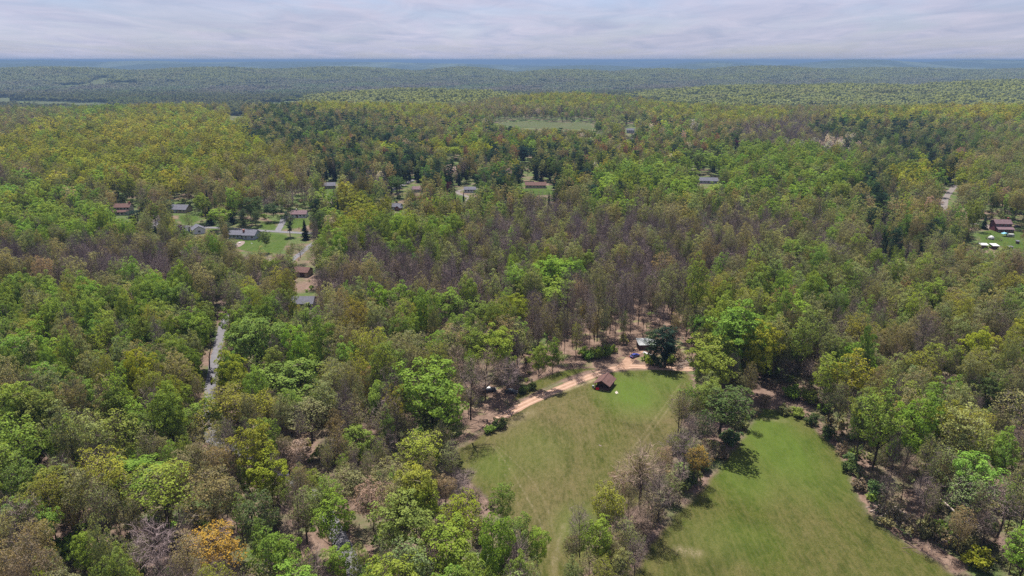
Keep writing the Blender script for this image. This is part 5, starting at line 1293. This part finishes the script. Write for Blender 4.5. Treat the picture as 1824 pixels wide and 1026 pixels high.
def chimney(root, x, y, z0, z1, mat='brick', s=0.9):
    c = MB(); c.box(x - s / 2, x + s / 2, y - s / 2, y + s / 2, z0, z1); c.box(x - s / 2 - .1, x + s / 2 + .1, y - s / 2 - .1, y + s / 2 + .1, z1 + .002, z1 + .25)
    c.build('chimney', M[mat], root)
def at(u, v): 
    x, y, z = ground(u, v); return (x, y, z)
def row_wins(side, length, n, z=1.0, w=1.3, h=1.2): return [(side, -length / 2 + length * (i + .5) / n, z, w, h) for i in range(n)]
H90 = math.pi / 2
# 90 degree turn: block's L side (local -x) then looks to -y, towards the camera
hs = thing('ranch_house', 'long grey roofed ranch house with brick chimney on the biggest lawn', 'house', at(436, 424), R(-3))
block(hs, -4.6, 1.2, H90, 8.2, 10.6, 2.9, 2.0, 'bluewhite', 'roof_grey', row_wins('L', 10.6, 4), [('L', -4.6, 1.1, 2.1, 'redwall')])
block(hs, 4.9, 0.1, H90, 10.2, 8.2, 3.1, 2.5, 'bluewhite', 'roof_grey', [('L', -2.2, 1.1, 1.6, 1.2), ('L', 2.0, 1.0, 1.0, 1.4)] + row_wins('B', 10, 2), [])
chimney(hs, .7, -2.0, 0, 6.1, 'brick', 1.1)
def table_set(label, loc, rz):
    t = thing('patio_table', label, 'table', loc, rz); m = MB(); m.cyl((0, 0, .72), (0, 0, .78), 0.75, n=14); m.build('tabletop', M['whitemetal'], t)
    for a in range(4): m = MB(); m.cyl((math.cos(a * H90 + .78) * .5, math.sin(a * H90 + .78) * .5, 0), (math.cos(a * H90 + .78) * .45, math.sin(a * H90 + .78) * .45, .72), .04, n=6); m.build('leg', M['whitemetal'], t)
sheet('patio', [(417, 441), (423, 430), (438, 429.5), (434, 436), (425, 441)], M['patio'], 1.2, 0.17, 0.1)
g0 = at(427, 434.5); table_set('round white table on the patio of the grey ranch house', (g0[0], g0[1], g0[2] + .17), 0)
g0 = at(421, 438); table_set('round white table at the outer corner of the ranch house patio', (g0[0], g0[1], g0[2] + .17), 0)

hs = thing('two_storey_house', 'two storey cream house with brown roofs half hidden by a dark pine', 'house', at(220, 381), R(4))
block(hs, 0, 1.5, H90, 7.5, 12.2, 5.6, 2.2, 'cream', 'roof_brown', row_wins('L', 12.2, 5, 3.9, 1.3, 1.2), [])
block(hs, 0, -3.4, H90, 4.0, 12.0, 2.5, 1.0, 'cream', 'roof_brown', row_wins('L', 12, 4, .7, 1.8, 1.4), [('L', 0, 1.1, 2.1, 'white')])
chimney(hs, 5.0, 1.5, 5, 9.0)
hs = thing('ranch_house', 'wide low house with a broad grey roof at the end of the left driveway', 'house', at(321, 377), R(-6))
block(hs, 0, 0, H90, 10, 15.5, 2.7, 2.9, 'tan', 'roof_grey', row_wins('L', 15.5, 5), [('L', 1.4, 1.1, 2.1, 'white')])
hs = thing('split_house', 'house with two light grey gables behind a small purple tree', 'house', at(341, 415), R(12))
block(hs, 4.6, 0, R(20), 8.2, 9.0, 2.9, 2.4, 'white', 'roof_grey', [('F', 0, 1.0, 1.6, 1.3)] + row_wins('R', 9, 2), [])
block(hs, -6.2, 0.5, H90, 7.4, 9.0, 2.6, 1.9, 'bluewhite', 'roof_grey', row_wins('L', 9, 3), [('L', 3.4, 1.1, 2.1, 'redwall')])
hs = thing('bungalow', 'white bungalow with a faded red roof at the top of the short driveway', 'house', at(534, 386), R(3))
block(hs, 0, 0, H90, 8.4, 11.6, 2.8, 2.0, 'white', 'roof_mauve', row_wins('L', 11.6, 4), [('L', .9, 1.1, 2.1, 'redwall')])
chimney(hs, -2, 0, 4, 5.9, 'white', .6)
hs = thing('garage', 'grey roofed garage with a dark open door below the slanting road', 'garage', at(539, 490), R(-10))
block(hs, 0, 0, H90, 7.2, 9.4, 2.8, 1.8, 'tan', 'roof_brown', [('L', 3.3, 1.0, 1.1, 1.0)], [('L', -1.6, 2.8, 2.2, 'log')])  # dark door panel stands in for the shade inside the open doorway
hs = thing('ranch_house', 'long slate grey roof just showing over the middle woods', 'house', at(537, 546), R(2))
block(hs, 0, 0, H90, 8.5, 13.0, 2.9, 2.2, 'bluewhite', 'roof_grey', row_wins('L', 13, 4), [])
hs = thing('ranch_house', 'grey roofed house above the paved yard on the upper left', 'house', at(584, 335), R(12))
block(hs, 0, 0, H90, 9, 14.0, 2.8, 2.4, 'tan', 'roof_grey', row_wins('L', 14, 4), [])
hs = thing('cottage', 'small pale grey roofed cottage on the lawn below the lilac road', 'house', at(707, 373), R(-18))
block(hs, 0, 0, H90, 6.6, 8.2, 2.7, 2.2, 'white', 'roof_grey', row_wins('L', 8.2, 3), [])
block(hs, 3.2, -3.4, 0, 4.2, 4.0, 2.4, 1.5, 'brick', 'roof_grey', [('F', 0, .8, 1.2, 1.1)], [])
hs = thing('bungalow', 'bungalow with a mauve roof between the lilac road and a green tree', 'house', at(744, 341), R(-5))
block(hs, 0, 0, H90, 8.6, 8.6, 2.6, 1.9, 'cream', 'roof_mauve', row_wins('L', 8.6, 2), [])
hs = thing('bungalow', 'pale bungalow inside the loop of the winding driveway', 'house', at(837, 342), R(4))
block(hs, 0, 0, H90, 7.5, 10.4, 2.8, 1.8, 'white', 'roof_grey', row_wins('L', 10.4, 4), [])
hs = thing('long_house', 'long brown roofed house behind the mown lawn of the middle distance', 'house', at(954, 334), R(-2))
block(hs, 0, 0, H90, 9, 19.5, 2.8, 2.3, 'tan', 'roof_brown', row_wins('L', 19.5, 6), [])
hs = thing('bungalow', 'small house with a mauve gable right of the long brown roofed one', 'house', at(1006, 340), R(10))
block(hs, 0, 0, 0, 7, 7, 2.8, 2.2, 'cream', 'roof_mauve', [('F', 0, 1.0, 1.4, 1.1)], [])
hs = thing('long_house', 'blue grey roofed house at the left foot of the big green grove', 'house', at(1261, 326), R(-8))
block(hs, 0, 0, H90, 9, 18.0, 2.8, 2.6, 'bluewhite', 'roof_grey', row_wins('L', 18, 5), [])
hs = thing('farmhouse', 'far lilac white house right of the far green field', 'house', at(1123, 237), R(-10))
block(hs, 0, 0, H90, 9, 14, 5.2, 3.0, 'bluewhite', 'roof_grey', row_wins('L', 14, 4, 3.2), [])
hs = thing('barn', 'tiny white barn in the open ground below the far lilac house', 'barn', at(1102, 257), R(5))
block(hs, 0, 0, H90, 6, 8, 3.0, 1.8, 'white', 'metal', [], [('L', 0, 2.4, 2.4, 'white')])
hs = thing('farmhouse', 'far grey roofed house just under the lilac white one', 'house', at(1118, 251), R(15))
block(hs, 0, 0, H90, 9, 13, 3.0, 2.6, 'tan', 'roof_grey', row_wins('L', 13, 3), [])
hs = thing('bungalow', 'far little house with a pinkish roof at the head of the left gravel road', 'house', at(507, 248), R(0))
block(hs, 0, 0, H90, 8, 14, 2.8, 1.8, 'tan', 'roof_mauve', row_wins('L', 14, 4), [])
hs = thing('bungalow', 'white speck of a house right of the pale clearing in the middle distance', 'house', at(1012, 291), R(0))
block(hs, 0, 0, H90, 6.5, 6.5, 3.0, 1.8, 'white', 'metal', row_wins('L', 6.5, 2), [])
hs = thing('long_building', 'long pale flat looking building among the far leafless trees', 'building', at(1441, 241), R(0))
block(hs, 0, 0, H90, 12, 26, 3.6, 1.8, 'bluewhite', 'roof_grey', row_wins('L', 26, 8), [])
hs = thing('farmhouse', 'grey house left of the far purple tree on the right', 'house', at(1248, 262), R(20))
block(hs, 0, 0, H90, 9, 12, 3.0, 2.6, 'bluewhite', 'roof_grey', row_wins('L', 12, 3), [])

# the dark red house with its yard
hs = thing('red_house', 'dark red two storey house with a lean-to roof on the right lawn', 'house', at(1783, 411), R(-4))
block(hs, 0, 1.6, H90, 7.0, 11.0, 5.4, 2.2, 'redwall', 'roof_mauve', row_wins('L', 11, 4, 3.8, 1.1, 1.1) + [('F', 0, 3.4, 1.1, 1.2), ('F', 0, 1.0, 1.1, 1.2)], [])
m = MB(); m.prism([(0, 0), (4.2, 0), (4.2, 2.3), (0, 2.3)], 0, 10.6)
m = MB(); m.box(-5.3, 5.3, -5.6, -1.95, -.5, 2.25); m.build('wall', M['redwall'], hs)
m = MB(); i = 0
m.poly([(-5.7, -6.2, 2.1), (5.7, -6.2, 2.1), (5.7, -1.92, 3.6), (-5.7, -1.92, 3.6)]); m.poly([(-5.7, -6.2, 2.28), (-5.7, -1.92, 3.78), (5.7, -1.92, 3.78), (5.7, -6.2, 2.28)][::-1])
for a, b in (((-5.7, -6.2), (5.7, -6.2)),): m.poly([(*a, 2.1), (*a, 2.28), (*b, 2.28), (*b, 2.1)][::-1])
for sx in (-5.7, 5.7): m.poly([(sx, -6.2, 2.1), (sx, -1.92, 3.6), (sx, -1.92, 3.78), (sx, -6.2, 2.28)])
m.build('porch_roof', M['roof_mauve'], hs)
for k in range(4):
    f = MB(); f.box(-4.4 + k * 2.7 - .7, -4.4 + k * 2.7 + .7, -5.66, -5.602, .7, 1.9); fo = f.build('window', M['white'], hs); p = MB(); p.box(-4.4 + k * 2.7 - .58, -4.4 + k * 2.7 + .58, -5.69, -5.664, .82, 1.78); p.build('pane', M['glass'], fo)
chimney(hs, 4.6, 2.5, 5.4, 8.8)
aw = thing('awning', 'teal canvas awning over the terrace in front of the dark red house', 'awning', at(1790, 421), R(-4))
m = MB(); m.prism([(-2.3, 1.9), (2.3, 1.9), (0, 2.7)], -1.6, 1.6); m.build('canopy', M['teal'], aw)
for sx in (-2.2, 2.2):
    for sy in (-1.5, 1.5): m = MB(); m.box(sx - .05, sx + .05, sy - .05, sy + .05, 0, 1.9); m.build('post', M['whitemetal'], aw)
tb = thing('camper_trailer', 'white low trailer beside the teal awning', 'trailer', at(1799, 422), R(-8))
m = MB(); m.prism([(-2.2, .5), (2.2, .5), (2.3, 1.2), (2.0, 2.1), (-2.0, 2.1), (-2.3, 1.2)], -1.0, 1.0); m.build('body', M['whitemetal'], tb)
for sy in (-.95, .95): m = MB(); m.cyl((0, sy - .1, .35), (0, sy + .1, .35), .35, n=12); m.build('wheel', M['rubber'], tb)
m = MB(); m.box(-1.2, .6, -1.03, -1.005, 1.2, 1.7); m.build('window', M['glass'], tb)
ringf = thing('round_fence', 'dark round pen fence on the right lawn below the red house', 'fence', at(1770, 427), 0)
for k in range(14):
    a, b = 2 * math.pi * k / 14, 2 * math.pi * (k + 1) / 14; m = MB(); q = (math.cos(a) * 4.6, math.sin(a) * 4.6); q2 = (math.cos(b) * 4.6, math.sin(b) * 4.6)
    m.cyl((*q, 0), (*q, 1.3), .07, n=5); m.build('post', M['darkwood'], ringf)
    for z in (.45, .85, 1.2): m = MB(); m.cyl((*q, z), (*q2, z), .05, n=4); m.build('rail', M['darkwood'], ringf)
g0 = at(1765, 426)
tent = thing('dome_tent', 'small white domed tent inside the round pen fence', 'tent', g0, 0)
m = MB(); n = 10
for k in range(n):
    a, b = 2 * math.pi * k / n, 2 * math.pi * (k + 1) / n
    for (r0_, z0_), (r1_, z1_) in zip([(1.9, 0), (1.9, 1.1), (1.3, 2.0)], [(1.9, 1.1), (1.3, 2.0), (0.05, 2.6)]):
        m.poly([(math.cos(a) * r0_, math.sin(a) * r0_, z0_), (math.cos(b) * r0_, math.sin(b) * r0_, z0_), (math.cos(b) * r1_, math.sin(b) * r1_, z1_), (math.cos(a) * r1_, math.sin(a) * r1_, z1_)])
m.build('canopy', M['whitemetal'], tent)
m = MB(); m.box(-.4, .4, -1.96, -1.915, 0, 1.0); m.build('door', M['darkwood'], tent)
def shed(label, loc, rz, w, d, h, wall, roofm, low=0.5):
    s = thing('shed', label, 'shed', loc, rz)
    m = MB()
    i = len(m.v)
    P0 = [(-w / 2, -d / 2, -.3), (w / 2, -d / 2, -.3), (w / 2, d / 2, -.3), (-w / 2, d / 2, -.3), (-w / 2, -d / 2, h - low), (w / 2, -d / 2, h - low), (w / 2, d / 2, h), (-w / 2, d / 2, h)]
    m.v += P0; 
    for q in ((0, 3, 2, 1), (4, 5, 6, 7), (0, 1, 5, 4), (1, 2, 6, 5), (2, 3, 7, 6), (3, 0, 4, 7)): m.f.append(q); m.uv.append(None)
    m.build('wall', M[wall], s)
    k = low / d; o = .35; m = MB(); za, zb = h - low - o * k + .01, h + o * k + .01
    m.v += [(-w / 2 - o, -d / 2 - o, za), (w / 2 + o, -d / 2 - o, za), (w / 2 + o, d / 2 + o, zb), (-w / 2 - o, d / 2 + o, zb)] + [(-w / 2 - o, -d / 2 - o, za + .14), (w / 2 + o, -d / 2 - o, za + .14), (w / 2 + o, d / 2 + o, zb + .14), (-w / 2 - o, d / 2 + o, zb + .14)]
    for q in ((0, 3, 2, 1), (4, 5, 6, 7), (0, 1, 5, 4), (1, 2, 6, 5), (2, 3, 7, 6), (3, 0, 4, 7)): m.f.append(q); m.uv.append(None)
    m.build('roof', M[roofm], s)
    m = MB(); m.box(-w * .2 - .45, -w * .2 + .45, -d / 2 - .05, -d / 2 - .004, 0, 1.8); m.build('door', M['darkwood'], s)
    return s
shed('left one of two white roofed sheds below the red house', at(1751, 442), R(-6), 4.2, 3.0, 2.8, 'log', 'whitemetal')
shed('right one of two white roofed sheds below the red house', at(1770, 443), R(-4), 3.6, 4.2, 2.8, 'log', 'whitemetal')
shed('tiny dark coop alone on the right lawn', at(1799, 443), 0, 2.4, 1.6, 1.5, 'post', 'roof_dark', .2)
shed('small dark shed in the middle of the right lawn edge', at(1812, 434), 0, 1.6, 1.4, 1.9, 'post', 'roof_dark', .2)

# pale shed behind the pines
sh = shed('pale grey roofed shed half hidden behind the pines at the track end', at(1151, 619), R(4), 7.2, 5.0, 3.0, 'log', 'metal', 0.8)
m = MB(); m.box(1.2, 2.6, -2.55, -2.504, .9, 1.7); wf = m.build('window', M['white'], sh); m = MB(); m.box(1.32, 2.48, -2.58, -2.554, 1.0, 1.6); m.build('pane', M['glass'], wf)

# the log shack
g0 = at(1077, 688)
sk = thing('log_shack', 'dark open fronted log shack with a brown gabled roof by the dirt track', 'shack', g0, R(-26))
SP, LN, EV, RS = 5.0, 6.6, 2.35, 1.35
m = MB(); m.box(-SP / 2 - .15, SP / 2 + .15, -LN / 2 - .15, LN / 2 + .15, -.4, .12); m.build('deck', M['post'], sk)
def logwall(pts, z0, z1, r_=0.13):
    m = MB(); z = z0 + r_
    while z < z1: m.cyl((*pts[0], z), (*pts[1], z), r_, n=7); z += 2 * r_ * .96
    return m
logwall([(-SP / 2, -LN / 2 + 2.2), (-SP / 2, LN / 2)], .12, EV).build('log_wall', M['log'], sk)
logwall([(SP / 2, -LN / 2 + 2.2), (SP / 2, LN / 2)], .12, EV).build('log_wall', M['log'], sk)
logwall([(-SP / 2, LN / 2), (SP / 2, LN / 2)], .12, EV).build('log_wall', M['log'], sk)
logwall([(-SP / 2, -LN / 2 + 2.2), (SP / 2, -LN / 2 + 2.2)], .12, EV).build('log_wall', M['log'], sk)
logwall([(-SP / 2, -LN / 2), (-.7, -LN / 2)], .12, .95, .08).build('railing', M['log'], sk)
logwall([(.7, -LN / 2), (SP / 2, -LN / 2)], .12, .95, .08).build('railing', M['log'], sk)
logwall([(SP / 2, -LN / 2), (SP / 2, -LN / 2 + 2.2)], .12, .95, .08).build('railing', M['log'], sk)
logwall([(-SP / 2, -LN / 2), (-SP / 2, -LN / 2 + 2.2)], .12, .95, .08).build('railing', M['log'], sk)
for x in (-SP / 2, -.75, .75, SP / 2): m = MB(); m.cyl((x, -LN / 2, 0), (x, -LN / 2, EV + (.1 if abs(x) > 2 else .8)), .11, n=8); m.build('post', M['log'], sk)
m = MB(); m.prism([(-SP / 2, EV + .02), (SP / 2, EV + .02), (0, EV + RS)], -LN / 2 + .02, -LN / 2 + .12); m.build('gable', M['log'], sk)
m = MB(); m.prism([(-SP / 2, EV + .02), (SP / 2, EV + .02), (0, EV + RS)], LN / 2 - .12, LN / 2 - .02); m.build('gable', M['log'], sk)
m = MB(); m.box(.3, 1.3, -LN / 2 + 2.03, -LN / 2 + 2.065, .12, 2.0); dd = m.build('door', M['darkwood'], sk); m = MB(); m.box(.4, .5, -LN / 2 + 1.98, -LN / 2 + 2.028, 1.0, 1.1); m.build('handle', M['chrome'], dd)
k = RS / (SP / 2); so = SP / 2 + .75; m = MB()
for sgn, nm in ((-1, 'roof'), (1, 'roof')):
    m = MB(); a = [(0.0, EV + RS + .03), (sgn * so, EV - .75 * k + .03), (sgn * so, EV - .75 * k + .2), (0.0, EV + RS + .2)]
    m.prism(a if sgn > 0 else a, -LN / 2 - .7, LN / 2 + .6); m.build(nm, M['roof_brown'], sk)
m = MB(); m.box(-.14, .14, -LN / 2 - .72, LN / 2 + .62, EV + RS + .2, EV + RS + .27); m.build('ridge_cap', M['log'], sk)
g0 = at(1064, 694); b_ = thing('cooler', 'small red cooler standing in the grass before the log shack', 'cooler', g0, R(20))
m = MB(); m.box(-.5, .5, -.32, .32, .05, .6); m.build('body', M['red'], b_); m = MB(); m.box(-.53, .53, -.35, .35, .602, .72); m.build('lid', M['red'], b_)
g0 = at(1056.5, 691); b_ = thing('grey_bin', 'grey bin at the front corner of the log shack', 'bin', g0, R(10))
m = MB(); m.cyl((0, 0, 0), (0, 0, .95), .36, .42, 12); m.build('body', M['metal'], b_); m = MB(); m.cyl((0, 0, .953), (0, 0, 1.02), .45, .4, 12); m.build('lid', M['metal'], b_)
def rag(label, u, v, w, d, seed, name='white_sheet', mat='whitemetal', lift=.25):
    r = np.random.default_rng(seed); n = 7; g = at(u, v); V = []; F = []
    for i in range(n):
        for j in range(n): V.append(((i / (n - 1) - .5) * w + r.normal(0, .08) + .3 * math.sin(j), (j / (n - 1) - .5) * d + r.normal(0, .08), abs(r.normal(0, lift)) * .7 + .08))
    for i in range(n - 1):
        for j in range(n - 1): F.append((i * n + j, (i + 1) * n + j, (i + 1) * n + j + 1, i * n + j + 1))
    me = bpy.data.meshes.new(name); me.from_pydata(V, [], F); me.materials.append(M[mat]); o = link(name, me, None, g, r.uniform(0, 3)); md = o.modifiers.new('thickness', 'SOLIDIFY'); md.thickness = .03
    tag(o, label, 'sheet')
rag('crumpled white sheet lying in the grass right of the log shack', 1098, 700, 1.7, .8, 3, mat='cream')
rag('white cloth on the ground in front of the pale roofed shed', 1150, 629, 2.2, 1.4, 4)
rag('second white cloth beside the pines at the shed', 1158, 632, 1.8, 1.2, 6)
rag('small pale sheet left on the ranch house lawn', 448.5, 434, 1.0, .8, 5)
rag('reddish scrap lying in the middle of the near meadow', 1069, 794, .9, .4, 8, 'scrap', 'patio', .05)

# ------------------------------------------------------------------ vehicles
def car(label, loc, rz, paint, roofm=None, scale=1.0):
    c = thing('parked_car', label, 'car', loc, rz); c.scale = (scale,) * 3
    m = MB(); m.prism([(-2.2, .35), (2.15, .35), (2.25, .6), (2.15, .85), (1.2, .98), (-1.95, 1.02), (-2.25, .9), (-2.28, .55)], -.88, .88)
    m.build('body', M[paint], c)
    m = MB(); L = [(-1.9, .98), (1.15, .96), (.35, 1.46), (-1.35, 1.48)]
    n = 4; base = [(x, z) for x, z in L]
    v = [(-1.95, -.82, 1.0), (1.2, -.82, .97), (1.2, .82, .97), (-1.95, .82, 1.0), (-1.4, -.62, 1.44), (.35, -.62, 1.42), (.35, .62, 1.42), (-1.4, .62, 1.44)]
    m.v += v
    for q in ((0, 1, 5, 4), (1, 2, 6, 5), (2, 3, 7, 6), (3, 0, 4, 7), (4, 5, 6, 7)): m.f.append(q); m.uv.append(None)
    m.build('windows', M['glass'], c).name = 'window'
    m = MB(); m.prism([(-1.45, 1.43), (.4, 1.41), (.3, 1.49), (-1.3, 1.51)], -.65, .65); m.build('roof', M[roofm or paint], c)
    for x in (-1.35, 1.4):
        for y in (-.8, .8):
            m = MB(); m.cyl((x, y - .11, .33), (x, y + .11, .33), .33, n=14); t = m.build('wheel', M['rubber'], c); m = MB(); s = 1 if y > 0 else -1; m.cyl((x, y + s * .112, .33), (x, y + s * .13, .33), .19, n=10); m.build('rim', M['metal'], t)
    for y in (-.62, .62):
        m = MB(); m.box(2.2, 2.27, y - .17, y + .17, .6, .76); m.build('headlight', M['chrome'], c)
        m = MB(); m.box(-2.31, -2.26, y - .15, y + .15, .68, .84); m.build('tail_light', M['red'], c)
    return c
car('dark blue car parked on the dirt in front of the pale roofed shed', at(1130.5, 636), R(40), 'carblue')
car('white roofed car among leafless trees left of the dirt track', at(872, 697), R(12), 'cardark', 'carwhite', 1.1)
car('dark car with a pale roof under leafless trees where the dirt track begins', at(911, 700), R(-10), 'cardark', 'metal', 1.0)
car('white car on the gravel left of the dark red house', at(1727, 398), R(5), 'carwhite')
car('dark car on the driveway behind the dark red house', at(1812, 405), R(5), 'cardark')

# ------------------------------------------------------------------ dead wood
def brush(name, label, cat, u, v, rx, ry, h, n, seed, mat, L=(2, 4.5)):
    r = np.random.default_rng(seed); t = thing(name, label, cat, at(u, v), 0)
    for k in range(n):
        a = r.uniform(0, 3.14); q = r.uniform(-1, 1, 2); c = np.array([q[0] * rx, q[1] * ry, 0]); l = r.uniform(*L) / 2; z = h * (1 - min(1, np.hypot(*q))) * r.uniform(.2, 1)
        d = np.array([math.cos(a), math.sin(a) * .8, r.uniform(-.12, .2)]); r0_ = r.uniform(.05, .15)
        m = MB(); p0 = c - d * l; p1 = c + d * l; p0[2] = max(.08, z - d[2] * l); p1[2] = max(.1, z + d[2] * l); m.cyl(p0, p1, r0_, r0_ * .5, 6); m.build('branch', M[mat if r.uniform() < .7 else 'darkwood'], t)
brush('brush_pile', 'pile of cut brown branches at the right end of the dirt track', 'brush pile', 1217, 646, 3.6, 5.0, 1.3, 46, 1, 'deadwood', (2.5, 5.5))
brush('brush_pile', 'heap of grey branches at the right rim of the hay meadow', 'brush pile', 1588, 916, 4.0, 3.4, 2.0, 46, 2, 'deadwood', (2.5, 6))
brush('brush_pile', 'dark heap of branches where the upper meadow meets the bare wood', 'brush pile', 1026, 651, 3.0, 2.4, 1.1, 30, 3, 'darkwood')
brush('brush_pile', 'scattered dead branches on the reddish earth left of the meadow', 'brush pile', 862, 745, 6.5, 8.0, .5, 46, 4, 'darkwood', (2, 6))
brush('brush_pile', 'loose sticks on bare earth between meadow rim and woods at lower right', 'brush pile', 1640, 972, 5.0, 3.0, .4, 24, 5, 'darkwood')
brush('brush_pile', 'tumbled logs left of the pale roofed shed', 'brush pile', 1124, 622, 3.4, 2.2, .8, 22, 6, 'darkwood', (1.5, 3.5))
g0 = at(1668, 905); g1 = at(1752, 958)
ft = thing('fallen_tree', 'long pale fallen tree trunk leaning through the lower right woods', 'fallen tree', g0, 0)
d = Vector(g1) - Vector(g0); m = MB()
pts = [(0, 0, 3.2), (d.x * .3, d.y * .3, 2.4), (d.x * .65, d.y * .65, 1.3), (d.x, d.y, .5)]
for a, b, r0_, r1_ in zip(pts[:-1], pts[1:], (.32, .26, .2), (.26, .2, .1)): m.cyl(a, b, r0_, r1_, 8)
m.build('trunk', M['deadwood'], ft)
for k in range(8):
    a = Vector(pts[-1]) * (.55 + .05 * k); a.z = 1.3; m = MB(); m.cyl(a, a + Vector((rng.uniform(-1, 3), rng.uniform(-3, 1), rng.uniform(.3, 2.2))), .09, .02, 5); m.build('branch', M['deadwood'], ft)
st = thing('broken_stump', 'short dark broken trunk below the grey road strip', 'stump', at(377, 684), 0)
m = MB(); m.cyl((0, 0, -.3), (.1, 0, 2.0), .42, .36, 9); m.cyl((.1, 0, 2.0), (.3, .1, 3.3), .36, .12, 7); m.build('trunk', M['darkwood'], st)
st = thing('dead_snag', 'leafless dead snag bending over the grey road strip', 'dead tree', at(373, 655), 0)
m = MB(); m.cyl((0, 0, -.3), (.6, 0, 5), .3, .22, 8); m.cyl((.6, 0, 5), (2.2, 0, 10), .22, .12, 7); m.cyl((2.2, 0, 10), (2.4, 0, 15), .12, .03, 6); m.build('trunk', M['darkwood'], st)
for k in range(9):
    z = 4 + k * 1.1; m = MB(); x = .5 + max(0, z - 5) * .3; m.cyl((x, 0, z), (x + rng.uniform(-3, 3), rng.uniform(-2, 2), z + rng.uniform(.8, 2.6)), .1, .02, 5); m.build('limb', M['darkwood'], st)
# ------------------------------------------------------------------ haze
hz = MB(); hz.box(-180000, 180000, -300, 132000, -90, 134)
hb = NB('haze_air')
pv_ = hb.add('ShaderNodeVolumePrincipled')
pv_.inputs['Density'].default_value = 9.5e-5
pv_.inputs['Color'].default_value = (0.14, 0.225, 0.365, 1)
pv_.inputs['Anisotropy'].default_value = 0.0
ho = hb.add('ShaderNodeOutputMaterial'); hb.l.new(pv_.outputs[0], ho.inputs['Volume'])
hob = hz.build('haze', hb.m); tag(hob, kind='stuff')
